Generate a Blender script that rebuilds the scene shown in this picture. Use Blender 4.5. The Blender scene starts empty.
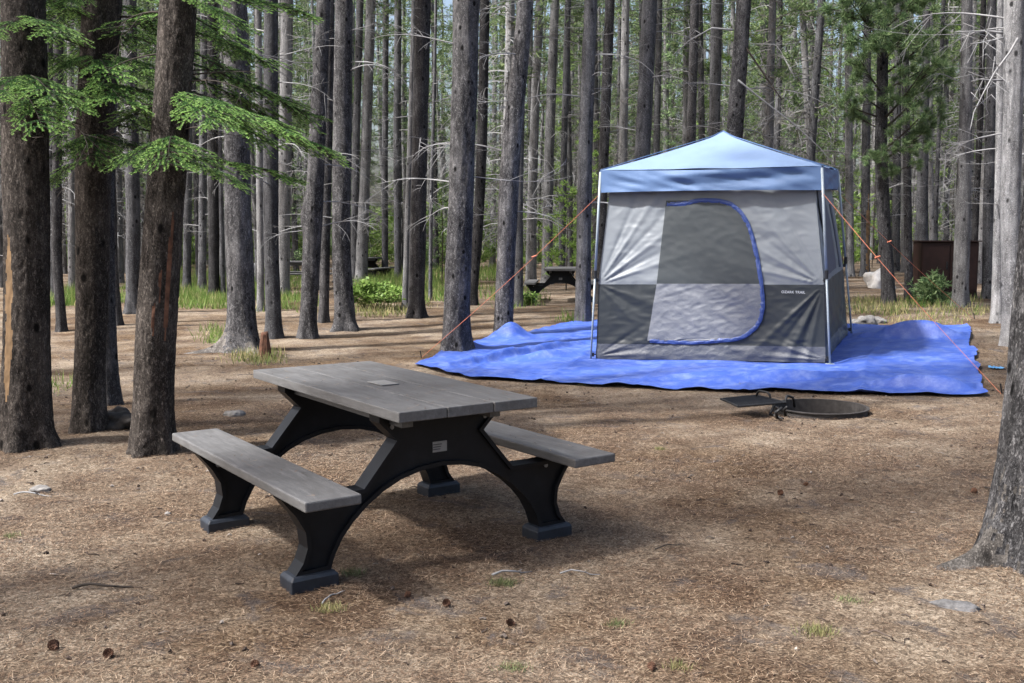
import bpy, bmesh, math, random
import numpy as np
from mathutils import Vector, Matrix, noise
random.seed(7); RNG = np.random.default_rng(7)
R = math.radians
scene = bpy.context.scene
COL = scene.collection

# ------------------------------------------------------------------ camera model
F, CX, CY, CAM_H = 1020.0, 512.0, 341.5, 1.55
PITCH = math.atan((341.5 - 235.0) / F)
CAM = Vector((0, 0, CAM_H))
FWD = Vector((0, math.cos(PITCH), -math.sin(PITCH)))
UP = Vector((0, math.sin(PITCH), math.cos(PITCH)))

def sstep(a, b, x):
    t = min(1.0, max(0.0, (x - a) / (b - a))); return t * t * (3 - 2 * t)

def ground(x, y):
    """height of the forest floor, metres"""
    s = 0.0387 * (x - 3.8) + 0.0186 * (min(y, 17.0) - 12.18)
    s = max(-0.13, min(0.22, s))
    if s < 0: s *= 1 - sstep(16.5, 21.5, y)
    return sstep(7.5, 11.5, y) * s

PIT = None
def bumps(x, y):
    b = 0.018 * noise.noise(Vector((x * 0.9, y * 0.9, 3.1))) + 0.012 * noise.noise(Vector((x * 2.7, y * 2.7, 9.0)))
    far = sstep(14, 40, y)
    if PIT is not None:
        r_ = math.hypot(x - PIT.x, y - PIT.y)
        b = b * sstep(0.45, 0.9, r_) - 0.20 * (1 - sstep(0.388, 0.416, r_)) + 0.012 * math.exp(-((r_ - 0.50) / 0.12) ** 2)
    return b + far * 0.10 * noise.noise(Vector((x * 0.12, y * 0.12, 1.7)))

def floor_z(x, y):
    return ground(x, y) + bumps(x, y)

def ray(px, py):
    return Vector(((px - CX) / F, 0, 0)) + UP * ((CY - py) / F) + FWD

def at_depth(px, py, Y):
    d = ray(px, py); return CAM + d * (Y / d.y)

def on_ground(px, py):
    d = ray(px, py); t = 3.0
    for _ in range(60):
        p = CAM + d * t
        g = ground(p.x, p.y)
        if abs(p.z - g) < 1e-4: break
        t = max(1.0, min(250.0, t + 0.8 * (g - p.z) / d.z)) if d.z < 0 else 200.0
    p = CAM + d * t
    return Vector((p.x, p.y, floor_z(p.x, p.y)))

def on_level(px, py, z):
    d = ray(px, py); return CAM + d * ((z - CAM_H) / d.z)

PIT = on_ground(820, 413.5)

# ------------------------------------------------------------------ mesh helpers
class MB:
    """collects vertices and faces, links them as ONE mesh object"""
    def __init__(self):
        self.v = []; self.f = []; self.m = []; self.n = 0
    def add(self, verts, faces, mi=0):
        o = self.n
        self.v.extend([tuple(p) for p in verts]); self.n += len(verts)
        self.f.extend([tuple(i + o for i in q) for q in faces])
        self.m.extend([mi] * len(faces)); return self
    def box(self, c, s, mi=0, rot=None):
        pts = []
        for dz in (-1, 1):
            for dx, dy in ((-1, -1), (1, -1), (1, 1), (-1, 1)):
                p = Vector((dx * s[0] / 2, dy * s[1] / 2, dz * s[2] / 2))
                if rot is not None: p = rot @ p
                pts.append(p + Vector(c))
        return self.add(pts, [(3, 2, 1, 0), (4, 5, 6, 7), (0, 1, 5, 4), (1, 2, 6, 5), (2, 3, 7, 6), (3, 0, 4, 7)], mi)
    def tube(self, pts, rad, seg=6, mi=0, cap=True):
        pts = [Vector(p) for p in pts]; n = len(pts)
        if not hasattr(rad, '__len__'): rad = [rad] * n
        vs = []; prev = None
        for i in range(n):
            t = (pts[min(i + 1, n - 1)] - pts[max(i - 1, 0)])
            t = t.normalized() if t.length > 1e-9 else Vector((0, 0, 1))
            if prev is None:
                a = t.cross(Vector((0.31, 0.2, 0.93)))
                if a.length < 1e-3: a = t.cross(Vector((1, 0, 0)))
            else:
                a = prev - t * prev.dot(t)
            a.normalize(); b = t.cross(a); prev = a
            for k in range(seg):
                th = 2 * math.pi * k / seg
                vs.append(pts[i] + a * (rad[i] * math.cos(th)) + b * (rad[i] * math.sin(th)))
        fs = []
        for i in range(n - 1):
            for k in range(seg):
                k2 = (k + 1) % seg
                fs.append((i * seg + k, i * seg + k2, (i + 1) * seg + k2, (i + 1) * seg + k))
        if cap:
            fs.append(tuple(range(seg - 1, -1, -1))); fs.append(tuple((n - 1) * seg + k for k in range(seg)))
        return self.add(vs, fs, mi)
    def tris(self, A, mi=0):
        """A: (N,3,3) array of triangles"""
        o = self.n; N = len(A)
        self.v.extend(map(tuple, A.reshape(-1, 3).tolist())); self.n += 3 * N
        self.f.extend([(o + 3 * i, o + 3 * i + 1, o + 3 * i + 2) for i in range(N)])
        self.m.extend([mi] * N); return self
    def mesh(self, name, mats, smooth=False):
        me = bpy.data.meshes.new(name); me.from_pydata(self.v, [], self.f)
        for m in (mats if isinstance(mats, (list, tuple)) else [mats]): me.materials.append(m)
        if any(self.m): me.polygons.foreach_set('material_index', self.m)
        if smooth: me.polygons.foreach_set('use_smooth', [True] * len(me.polygons))
        me.update(); return me
    def build(self, name, mats, parent=None, smooth=False, loc=(0, 0, 0), rotz=0):
        return link(name, self.mesh(name, mats, smooth), parent, loc, rotz)

def link(name, data, parent=None, loc=(0, 0, 0), rotz=0):
    o = bpy.data.objects.new(name, data); COL.objects.link(o)
    o.location = loc; o.rotation_euler = (0, 0, rotz)
    if parent: o.parent = parent
    return o

def bevel(o, w, seg=2):
    m = o.modifiers.new('bevel', 'BEVEL'); m.width = w; m.segments = seg; m.limit_method = 'ANGLE'; m.angle_limit = R(35)
    return o

def tag(o, label=None, cat=None, group=None, kind=None):
    if label: o['label'] = label
    if cat: o['category'] = cat
    if group: o['group'] = group
    if kind: o['kind'] = kind
    return o

def thing(name, label, cat, loc=(0, 0, 0), rotz=0, group=None):
    return tag(link(name, None, None, loc, rotz), label, cat, group)

def copy_tree(o, parent=None):
    c = o.copy(); COL.objects.link(c)
    if parent is not None: c.parent = parent
    for ch in [k for k in bpy.data.objects if k.parent == o]: copy_tree(ch, c)
    return c

# ------------------------------------------------------------------ materials
class NT:
    def __init__(self, name, rough=0.8, spec=0.3):
        self.mat = bpy.data.materials.new(name); self.mat.use_nodes = True
        self.t = self.mat.node_tree; self.b = self.t.nodes['Principled BSDF']
        self.b.inputs['Roughness'].default_value = rough
        self.b.inputs['Specular IOR Level'].default_value = spec
    def n(self, typ, **kw):
        nd = self.t.nodes.new(typ)
        for k, v in kw.items():
            if k in nd.inputs: nd.inputs[k].default_value = v
            else: setattr(nd, k, v)
        return nd
    def l(self, a, b): self.t.links.new(a, b)
    def coord(self, scale=(1, 1, 1), rand=False, kind='Object'):
        tc = self.n('ShaderNodeTexCoord'); src = tc.outputs[kind]
        if rand:
            oi = self.n('ShaderNodeObjectInfo'); m = self.n('ShaderNodeVectorMath', operation='MULTIPLY_ADD')
            m.inputs[1].default_value = (1, 1, 1)
            sc = self.n('ShaderNodeMath', operation='MULTIPLY'); sc.inputs[1].default_value = 37.0
            self.l(oi.outputs['Random'], sc.inputs[0]); self.l(src, m.inputs[0]); self.l(sc.outputs[0], m.inputs[2]); src = m.outputs[0]
        mp = self.n('ShaderNodeMapping'); mp.inputs['Scale'].default_value = scale
        self.l(src, mp.inputs['Vector']); return mp.outputs[0]
    def noise(self, vec, scale, detail=4, rough=0.6, dist=0.0):
        nd = self.n('ShaderNodeTexNoise', Scale=scale, Detail=detail, Roughness=rough, Distortion=dist)
        self.l(vec, nd.inputs['Vector']); return nd.outputs['Fac']
    def ramp(self, fac, stops):
        r = self.n('ShaderNodeValToRGB'); e = r.color_ramp.elements
        while len(e) < len(stops): e.new(0.5)
        for el, (p, c) in zip(e, stops):
            el.position = p; el.color = (c[0], c[1], c[2], 1) if hasattr(c, '__len__') else (c, c, c, 1)
        self.l(fac, r.inputs[0]); return r.outputs[0]
    def mix(self, a, b, fac, mode='MIX'):
        m = self.n('ShaderNodeMix', data_type='RGBA', blend_type=mode)
        for k, val in ((0, fac), (6, a), (7, b)):
            s = m.inputs[k]
            if isinstance(val, bpy.types.NodeSocket): self.l(val, s)
            elif hasattr(val, '__len__'): s.default_value = (*val, 1)
            else: s.default_value = val if k == 0 else (val, val, val, 1)
        return m.outputs[2]
    def color(self, c):
        if isinstance(c, bpy.types.NodeSocket): self.l(c, self.b.inputs['Base Color'])
        else: self.b.inputs['Base Color'].default_value = (*c, 1)
        return self
    def bump(self, h, strength=0.5, dist=0.01, prev=None):
        b = self.n('ShaderNodeBump', Strength=strength, Distance=dist); self.l(h, b.inputs['Height'])
        if prev is not None: self.l(prev, b.inputs['Normal'])
        self.l(b.outputs[0], self.b.inputs['Normal']); return b.outputs[0]

def plain(name, c, rough=0.6, var=0.15, scale=12, spec=0.3, bump=0.0, metal=0.0):
    t = NT(name, rough, spec); v = t.coord()
    f = t.noise(v, scale, 5)
    t.color(t.ramp(f, [(0.3, [x * (1 - var) for x in c]), (0.7, [min(1, x * (1 + var)) for x in c])]))
    if bump: t.bump(f, bump, 0.01)
    t.b.inputs['Metallic'].default_value = metal
    return t.mat

def bark(name, dark, mid, light, flake=40.0, patchy=0.5, bumps_=0.8, zs=0.5):
    t = NT(name, 0.92, 0.12)
    v = t.coord((1, 1, zs), rand=True)
    wob = t.n('ShaderNodeTexNoise', Scale=16.0, Detail=5.0, Roughness=0.7); t.l(v, wob.inputs['Vector'])
    add = t.n('ShaderNodeVectorMath', operation='MULTIPLY_ADD'); add.inputs[1].default_value = (0.16, 0.16, 0.16)
    t.l(wob.outputs['Color'], add.inputs[0]); t.l(v, add.inputs[2])
    vo = t.n('ShaderNodeTexVoronoi', feature='DISTANCE_TO_EDGE', Scale=flake); t.l(add.outputs[0], vo.inputs['Vector'])
    vc = t.n('ShaderNodeTexVoronoi', Scale=flake * 1.4); t.l(add.outputs[0], vc.inputs['Vector'])
    fine = t.noise(v, flake * 3.5, 5, 0.75)
    mask = t.ramp(t.noise(v, 7, 4, 0.65), [(0.36, 0.0), (0.62, 1.0)])
    crack = t.mix(1.0, t.ramp(vo.outputs['Distance'], [(0.0, 0.0), (0.22, 1.0)]), mask)
    sep = t.n('ShaderNodeSeparateColor'); t.l(vc.outputs['Color'], sep.inputs[0])
    pl = t.mix(mid, light, t.ramp(sep.outputs[0], [(0.45, 0.0), (1.0, 1.0)]))
    pl = t.mix(pl, dark, t.ramp(fine, [(0.38, 0.85), (0.60, 0.0)]))
    c = t.mix(dark, pl, crack)
    big = t.noise(t.coord((1, 1, 0.5), rand=True), 2.6, 6, 0.7)
    c = t.mix(c, t.mix(c, [min(1, x * 1.5) for x in light], 0.5), t.ramp(big, [(0.45, 0.0), (0.72, patchy)]))
    spk = t.noise(v, 55, 3, 0.6)
    c = t.mix(c, [min(1, x * 1.35) for x in light], t.ramp(spk, [(0.60, 0.0), (0.68, 0.55)]))
    streak = t.noise(t.coord((1, 1, 0.06), rand=True), 26, 4, 0.6)
    c = t.mix(c, t.ramp(streak, [(0.32, 0.45), (0.6, 1.0)]), 0.7, 'MULTIPLY')
    vk = t.n('ShaderNodeTexVoronoi', Scale=6.5); t.l(t.coord((1, 1, 0.6), rand=True), vk.inputs['Vector'])
    c = t.mix([x * 0.4 for x in dark], c, t.ramp(vk.outputs['Distance'], [(0.10, 0.0), (0.19, 1.0)]))
    oi = t.n('ShaderNodeObjectInfo')
    hv = t.n('ShaderNodeHueSaturation', Saturation=1.0); t.l(c, hv.inputs['Color'])
    mr = t.n('ShaderNodeMapRange'); mr.inputs[3].default_value = 0.75; mr.inputs[4].default_value = 1.3
    t.l(oi.outputs['Random'], mr.inputs[0]); t.l(mr.outputs[0], hv.inputs['Value'])
    t.color(hv.outputs[0])
    hgt = t.mix(t.mix(crack, fine, 0.5), streak, 0.3)
    t.bump(hgt, bumps_, 0.02)
    return t.mat

def leafy(name, stops, rough=0.55, trans=0.35):
    t = NT(name, rough, 0.25)
    g = t.n('ShaderNodeNewGeometry')
    c = t.ramp(g.outputs['Random Per Island'], stops)
    oi = t.n('ShaderNodeObjectInfo')
    hv = t.n('ShaderNodeHueSaturation'); t.l(c, hv.inputs['Color'])
    mr = t.n('ShaderNodeMapRange'); mr.inputs[3].default_value = 0.8; mr.inputs[4].default_value = 1.25
    t.l(oi.outputs['Random'], mr.inputs[0]); t.l(mr.outputs[0], hv.inputs['Value'])
    c = hv.outputs[0]; t.color(c)
    if trans:
        tr = t.n('ShaderNodeBsdfTranslucent'); t.l(c, tr.inputs['Color'])
        mx = t.n('ShaderNodeMixShader'); mx.inputs[0].default_value = trans
        out = t.t.nodes['Material Output']
        t.l(t.b.outputs[0], mx.inputs[1]); t.l(tr.outputs[0], mx.inputs[2]); t.l(mx.outputs[0], out.inputs['Surface'])
    return t.mat

def ground_material():
    t = NT('forest_floor', 0.95, 0.1)
    v = t.coord()
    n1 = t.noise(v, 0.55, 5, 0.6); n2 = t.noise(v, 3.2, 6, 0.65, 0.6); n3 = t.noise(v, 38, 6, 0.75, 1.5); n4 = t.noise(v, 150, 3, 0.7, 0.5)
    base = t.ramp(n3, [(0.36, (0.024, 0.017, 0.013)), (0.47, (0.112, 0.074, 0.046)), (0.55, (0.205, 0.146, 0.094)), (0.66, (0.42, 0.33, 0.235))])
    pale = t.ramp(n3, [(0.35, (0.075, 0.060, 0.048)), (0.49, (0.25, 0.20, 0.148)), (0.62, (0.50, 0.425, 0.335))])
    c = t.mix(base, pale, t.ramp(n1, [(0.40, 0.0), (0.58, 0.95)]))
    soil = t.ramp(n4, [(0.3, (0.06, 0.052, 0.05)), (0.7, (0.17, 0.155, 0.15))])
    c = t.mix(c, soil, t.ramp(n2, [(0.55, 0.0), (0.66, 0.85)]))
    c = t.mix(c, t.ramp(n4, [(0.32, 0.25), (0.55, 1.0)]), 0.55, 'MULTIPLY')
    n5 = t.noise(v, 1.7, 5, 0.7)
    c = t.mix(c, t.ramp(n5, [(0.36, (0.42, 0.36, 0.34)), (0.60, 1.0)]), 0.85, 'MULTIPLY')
    t.color(c)
    h = t.mix(n3, n4, 0.4)
    t.bump(h, 0.9, 0.03)
    return t.mat

M = {}
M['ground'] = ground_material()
M['bark_dark'] = bark('dark_scaly_bark', (0.013, 0.0110, 0.0098), (0.070, 0.059, 0.052), (0.18, 0.156, 0.140), 40, 0.25)
M['bark_dusk'] = bark('dark_grey_pine_bark', (0.012, 0.0115, 0.0125), (0.058, 0.056, 0.059), (0.15, 0.146, 0.15), 42, 0.3)
M['bark_rough'] = bark('rough_grey_bark', (0.013, 0.0125, 0.0138), (0.079, 0.077, 0.081), (0.22, 0.215, 0.22), 34, 0.4, 1.0)
M['bark_grey'] = bark('grey_pine_bark', (0.022, 0.022, 0.025), (0.104, 0.104, 0.111), (0.20, 0.202, 0.212), 44, 0.4, 0.7)
M['bark_pale'] = bark('pale_pine_bark', (0.055, 0.054, 0.056), (0.215, 0.214, 0.22), (0.32, 0.32, 0.325), 44, 0.55, 0.6)
M['scar_tan'] = plain('bare_tan_wood', (0.15, 0.095, 0.05), 0.8, 0.35, 9, bump=0.3)
M['scar_red'] = plain('bare_reddish_wood', (0.10, 0.048, 0.03), 0.85, 0.6, 14, bump=0.4)
M['root'] = bark('weathered_root_bark', (0.05, 0.045, 0.042), (0.15, 0.138, 0.128), (0.24, 0.222, 0.205), 38, 0.3, 0.8)
M['twig'] = plain('dead_grey_twig', (0.215, 0.215, 0.22), 0.85, 0.3, 5)
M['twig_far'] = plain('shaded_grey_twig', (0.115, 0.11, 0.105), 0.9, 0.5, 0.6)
M['twig_dark'] = plain('dark_twig', (0.04, 0.033, 0.028), 0.9, 0.3, 5)
M['fir'] = leafy('fir_needles', [(0.0, (0.018, 0.05, 0.016)), (0.5, (0.035, 0.095, 0.024)), (1.0, (0.06, 0.14, 0.035))], 0.5, 0.3)
M['fir_tip'] = leafy('fresh_sunlit_fir_needles', [(0.0, (0.09, 0.20, 0.05)), (0.5, (0.20, 0.36, 0.09)), (1.0, (0.38, 0.53, 0.18))], 0.5, 0.4)  # fresh tip growth, with sunlight on the tips painted into its green
M['pine'] = leafy('pine_needles', [(0.0, (0.06, 0.11, 0.05)), (0.5, (0.14, 0.225, 0.095)), (1.0, (0.28, 0.37, 0.18))], 0.5, 0.3)
M['pine_mass'] = leafy('distant_pine_needles', [(0.0, (0.045, 0.08, 0.035)), (0.5, (0.12, 0.18, 0.075)), (1.0, (0.24, 0.30, 0.14))], 0.6, 0.45)
M['leaf'] = leafy('fresh_shrub_leaves', [(0.0, (0.09, 0.17, 0.035)), (0.5, (0.18, 0.29, 0.065)), (1.0, (0.30, 0.41, 0.13))], 0.5, 0.4)
M['grass'] = leafy('grass_blades', [(0.0, (0.06, 0.125, 0.025)), (0.6, (0.13, 0.22, 0.045)), (1.0, (0.27, 0.30, 0.11))], 0.6, 0.35)
M['drygrass'] = leafy('dry_grass_blades', [(0.0, (0.10, 0.13, 0.04)), (0.5, (0.22, 0.21, 0.09)), (1.0, (0.36, 0.30, 0.16))], 0.7, 0.2)
M['tuft'] = leafy('pale_green_tuft', [(0.0, (0.06, 0.085, 0.03)), (0.5, (0.14, 0.17, 0.07)), (1.0, (0.27, 0.28, 0.15))], 0.7, 0.2)
M['litter'] = leafy('fallen_pine_needles', [(0.0, (0.018, 0.012, 0.009)), (0.35, (0.085, 0.049, 0.031)), (0.7, (0.205, 0.128, 0.080)), (1.0, (0.46, 0.355, 0.255))], 0.8, 0.0)
M['bits'] = leafy('bark_and_twig_bits', [(0.0, (0.02, 0.014, 0.011)), (0.5, (0.06, 0.042, 0.034)), (0.85, (0.13, 0.11, 0.095)), (1.0, (0.33, 0.30, 0.27))], 0.9, 0.0)
M['cone'] = plain('pine_cone', (0.09, 0.045, 0.028), 0.85, 0.5, 60, bump=0.6)
M['stone'] = plain('grey_stone', (0.155, 0.148, 0.142), 0.9, 0.4, 14, bump=0.6)
M['stone_pale'] = plain('pale_stone', (0.62, 0.61, 0.60), 0.85, 0.2, 8, bump=0.5)
M['stone_grey'] = plain('dull_grey_stone', (0.085, 0.083, 0.085), 0.9, 0.5, 24, bump=0.8)
M['stone_dark'] = plain('dark_mossy_stone', (0.04, 0.036, 0.033), 0.9, 0.6, 14, bump=0.8)
M['rust'] = plain('rusty_steel', (0.030, 0.027, 0.026), 0.7, 0.5, 18, bump=0.25)
M['black_iron'] = plain('black_iron', (0.018, 0.018, 0.019), 0.55, 0.4, 30, bump=0.15, metal=0.3)
M['ash'] = plain('grey_ash', (0.05, 0.042, 0.037), 0.95, 0.5, 22, bump=0.6)
M['brown_paint'] = plain('dark_brown_painted_steel', (0.022, 0.009, 0.007), 0.65, 0.25, 8)
M['pole'] = plain('white_steel_pole', (0.24, 0.285, 0.32), 0.35, 0.06, 5, spec=0.5)
M['clip'] = plain('black_plastic_clip', (0.015, 0.016, 0.02), 0.5, 0.2, 9)
M['rope'] = plain('orange_cord', (0.45, 0.15, 0.085), 0.7, 0.2, 40)
M['letter'] = plain('white_print', (0.45, 0.47, 0.49), 0.6, 0.03, 5)
M['plate'] = plain('grey_label_plate', (0.20, 0.20, 0.20), 0.4, 0.08, 30)
M['ink'] = plain('dark_print', (0.06, 0.06, 0.065), 0.6, 0.1, 30)
M['blue_scrap'] = plain('blue_plastic_scrap', (0.12, 0.33, 0.60), 0.5, 0.2, 20)

def fabric(name, c, rough=0.5, spec=0.4, weave=0.05, var=0.04):
    t = NT(name, rough, spec); v = t.coord()
    f = t.noise(v, 5, 5, 0.6); t.color(t.ramp(f, [(0.3, [x * (1 - var) for x in c]), (0.7, [x * (1 + var) for x in c])]))
    f2 = t.noise(v, 26, 5, 0.65, 0.8)
    t.bump(f2, weave, 0.02); return t.mat
M['silver'] = fabric('silver_grey_nylon', (0.148, 0.166, 0.186), 0.5, 0.4)
M['charcoal'] = fabric('charcoal_nylon', (0.017, 0.022, 0.027), 0.52, 0.4)
M['doorgrey'] = fabric('dark_grey_door_nylon', (0.030, 0.037, 0.042), 0.55, 0.4)
M['doorlight'] = fabric('light_grey_door_nylon', (0.118, 0.128, 0.150), 0.48, 0.45, 0.35)
M['floorgrey'] = fabric('grey_floor_fabric', (0.066, 0.073, 0.09), 0.48, 0.4, 0.45)
M['trimblue'] = fabric('blue_trim_fabric', (0.025, 0.052, 0.19), 0.42, 0.5, 0.5)
M['navy'] = fabric('navy_window_flap', (0.02, 0.028, 0.07), 0.5, 0.4)
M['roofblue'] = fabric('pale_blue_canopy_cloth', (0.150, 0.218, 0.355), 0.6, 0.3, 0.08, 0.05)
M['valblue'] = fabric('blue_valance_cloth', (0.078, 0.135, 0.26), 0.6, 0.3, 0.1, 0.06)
def tarp_mat():
    t = NT('blue_polyethylene_tarp', 0.5, 0.35); v = t.coord()
    f = t.noise(v, 1.6, 6, 0.65); dust = t.noise(v, 7, 6, 0.7)
    c = t.ramp(f, [(0.35, (0.027, 0.064, 0.29)), (0.65, (0.046, 0.096, 0.37))])
    c = t.mix(c, (0.30, 0.37, 0.55), t.ramp(dust, [(0.46, 0.0), (0.8, 0.4)]))
    t.color(c)
    t.bump(t.noise(v, 9, 6, 0.65, 1.2), 0.28, 0.04); return t.mat
M['tarp'] = tarp_mat()
def plank_mat():
    t = NT('grey_recycled_plank', 0.62, 0.35); v = t.coord((1.0, 7.0, 7.0))
    f = t.noise(v, 5, 7, 0.7, 0.4); g = t.noise(t.coord(), 5, 5, 0.65)
    c = t.ramp(f, [(0.3, (0.066, 0.066, 0.067)), (0.5, (0.094, 0.094, 0.096)), (0.72, (0.135, 0.135, 0.137))])
    c = t.mix(c, (0.07, 0.068, 0.067), t.ramp(g, [(0.48, 0.0), (0.72, 0.7)]))
    t.color(c); t.bump(f, 0.35, 0.006); return t.mat
M['plank'] = plank_mat()
def frame_mat():
    t = NT('black_plastic_frame', 0.5, 0.22); v = t.coord()
    f = t.noise(v, 7, 6, 0.65)
    c = t.ramp(f, [(0.35, (0.003, 0.0036, 0.0052)), (0.6, (0.0052, 0.0064, 0.009)), (0.8, (0.013, 0.015, 0.02))])
    t.color(c); t.bump(t.noise(v, 60, 3), 0.08, 0.004); return t.mat
M['frame'] = frame_mat()
M['foot'] = plain('dusty_blue_grey_foot', (0.014, 0.018, 0.026), 0.5, 0.35, 16, spec=0.4, bump=0.1)

# ------------------------------------------------------------------ ground sheet
def spaced(a, b, near, far_step):
    xs = [0.0]; s = near
    while xs[-1] < b:
        xs.append(xs[-1] + s)
        if xs[-1] > 6: s = min(far_step, s * 1.05)
    return xs
xs_p = spaced(0, 260, 0.11, 20); gx = [-x for x in xs_p[:0:-1]] + xs_p
gy = [-40, -25, -15, -8, -4, -2, -1]
y = 0.0; st = 0.25
while y < 320:
    gy.append(y)
    st = 0.11 if 2.5 < y < 14 else (0.25 if y <= 2.5 else min(20, max(st, 0.11) * 1.05)); y += st
gx = sorted(set(gx + [PIT.x + k * 0.025 - 0.5 for k in range(41)])); gy = sorted(set(gy + [PIT.y + k * 0.025 - 0.5 for k in range(41)]))
g = MB()
vs = [(x, yy, floor_z(x, yy)) for yy in gy for x in gx]; W = len(gx)
g.add(vs, [(j * W + i, j * W + i + 1, (j + 1) * W + i + 1, (j + 1) * W + i) for j in range(len(gy) - 1) for i in range(W - 1)])
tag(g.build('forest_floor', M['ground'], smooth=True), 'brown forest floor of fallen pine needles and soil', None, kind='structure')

# needle litter near the camera
def unit(a): return a / np.maximum(1e-9, np.linalg.norm(a, axis=-1, keepdims=True))
def rand_dirs(n): return unit(RNG.normal(size=(n, 3)))
def needle_tris(c, d, length, width):
    """c (N,3) roots, d (N,3) unit directions"""
    n = len(c); side = unit(np.cross(d, rand_dirs(n)))
    L = np.broadcast_to(np.asarray(length), (n,))[:, None]; w = np.broadcast_to(np.asarray(width), (n,))[:, None] / 2
    return np.stack([c - side * w, c + side * w, c + d * L], 1)
NL = 420000
yy = np.sqrt(RNG.uniform(3.2 ** 2, 13.0 ** 2, NL)); yy = 3.2 + (yy - 3.2) * RNG.uniform(0.35, 1.0, NL)
xx = RNG.uniform(-0.56, 0.56, NL) * yy
# fallen needles gather in drifts, leaving thin places
dens = np.array([0.42 + 1.2 * noise.noise(Vector((a * 1.1, b * 1.1, 5.0))) + 0.5 * noise.noise(Vector((a * 4, b * 4, 2.0))) for a, b in zip(xx, yy)])
keep = RNG.random(NL) < np.clip(dens + 0.25, 0.12, 1)
xx, yy = xx[keep], yy[keep]
zz = np.array([floor_z(a, b) for a, b in zip(xx, yy)]) + RNG.uniform(0.002, 0.012, len(xx))
th = RNG.uniform(0, 2 * math.pi, len(xx)); tz = RNG.normal(0, 0.12, len(xx))
d = unit(np.stack([np.cos(th), np.sin(th), tz], 1)); side = np.stack([-np.sin(th), np.cos(th), np.zeros(len(xx))], 1)
L = RNG.uniform(0.018, 0.055, len(xx))[:, None]; w = RNG.uniform(0.0006, 0.0012, len(xx))[:, None] * (yy[:, None] / 5 + 0.4)
c = np.stack([xx, yy, zz], 1)
lit = MB(); lit.tris(np.stack([c - side * w, c + side * w, c + d * L], 1))
NB = 2600; by = np.sqrt(RNG.uniform(3.2 ** 2, 15.0 ** 2, NB)); bx = RNG.uniform(-.56, .56, NB) * by
for a, b in zip(bx, by):
    if noise.noise(Vector((a * .8, b * .8, 11))) < random.uniform(-.5, .35): continue
    z_ = floor_z(a, b) + .004; th_ = random.uniform(0, 6.28); L_ = random.uniform(.012, .06); wd_ = random.uniform(.003, .009) if L_ < .03 else random.uniform(.0015, .004)
    lit.tube([(a, b, z_), (a + L_ * .5 * math.cos(th_), b + L_ * .5 * math.sin(th_), z_ + random.uniform(0, .008)), (a + L_ * math.cos(th_ + .3), b + L_ * math.sin(th_ + .3), z_)], [wd_, wd_, wd_ * .5], 4, 1)
tag(lit.build('needle_litter', [M['litter'], M['bits']]), 'fallen brown pine needles scattered over the forest floor', None, kind='stuff')

# ------------------------------------------------------------------ picnic tables
FRAME_HALF = [(0.345, 0.705), (0.345, 0.672), (0.250, 0.585), (0.430, 0.392), (0.60, 0.390), (0.845, 0.398), (0.775, 0.318),
              (0.730, 0.245), (0.722, 0.175), (0.745, 0.115), (0.785, 0.065)]
ARCH_HALF = [(0.610, 0.065), (0.585, 0.130), (0.545, 0.195), (0.49, 0.255), (0.42, 0.312), (0.33, 0.368), (0.23, 0.410), (0.12, 0.435), (0.0, 0.445)]
def end_frame():
    right = FRAME_HALF + ARCH_HALF
    loop = [Vector((a, b)) for a, b in right[:-1] + [(0.0, 0.445)] + [(-a, b) for a, b in reversed(right[:-1])]]
    n = len(loop); W_, T, T2 = 0.019, 0.105, 0.062
    ins = []
    area = sum(loop[i].x * loop[(i + 1) % n].y - loop[(i + 1) % n].x * loop[i].y for i in range(n))
    sg = 1 if area > 0 else -1
    for i in range(n):
        d0 = (loop[i] - loop[i - 1]).normalized(); d1 = (loop[(i + 1) % n] - loop[i]).normalized()
        n0 = Vector((-d0.y, d0.x)) * sg; n1 = Vector((-d1.y, d1.x)) * sg; m = (n0 + n1)
        m = m.normalized(); ins.append(loop[i] + m * (W_ / max(0.55, m.dot(n0))))
    bm = bmesh.new()
    def V(x, p): return bm.verts.new((x, p.x, p.y))
    for sx in (-1, 1):
        o = [V(sx * T / 2, p) for p in loop]; q = [V(sx * T / 2, p) for p in ins]; r_ = [V(sx * T2 / 2, p) for p in ins]
        for i in range(n):
            k = (i + 1) % n
            bm.faces.new((o[i], o[k], q[k], q[i])); bm.faces.new((q[i], q[k], r_[k], r_[i]))
        bm.faces.new(r_)
        if sx < 0: first = o
    for i in range(n):
        k = (i + 1) % n; bm.faces.new((first[i], first[k], o[k], o[i]))
    bmesh.ops.recalc_face_normals(bm, faces=bm.faces[:])
    bmesh.ops.triangulate(bm, faces=[f for f in bm.faces if len(f.verts) > 10])
    me = bpy.data.meshes.new('end_frame'); bm.to_mesh(me); bm.free(); me.materials.append(M['frame'])
    return me
def foot_mesh():
    mb = MB()
    def ring(hx, hy, z): return [(-hx, -hy, z), (hx, -hy, z), (hx, hy, z), (-hx, hy, z)]
    lv = [ring(.072, .118, -.03), ring(.072, .118, .048), ring(.062, .104, .064), ring(.050, .088, .068)]
    vs = [p for r_ in lv for p in r_]; fs = [(3, 2, 1, 0), (12, 13, 14, 15)]
    for i in range(3):
        for k in range(4): fs.append((i * 4 + k, i * 4 + (k + 1) % 4, (i + 1) * 4 + (k + 1) % 4, (i + 1) * 4 + k))
    mb.add(vs, fs); return mb.mesh('foot', M['foot'])
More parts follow.
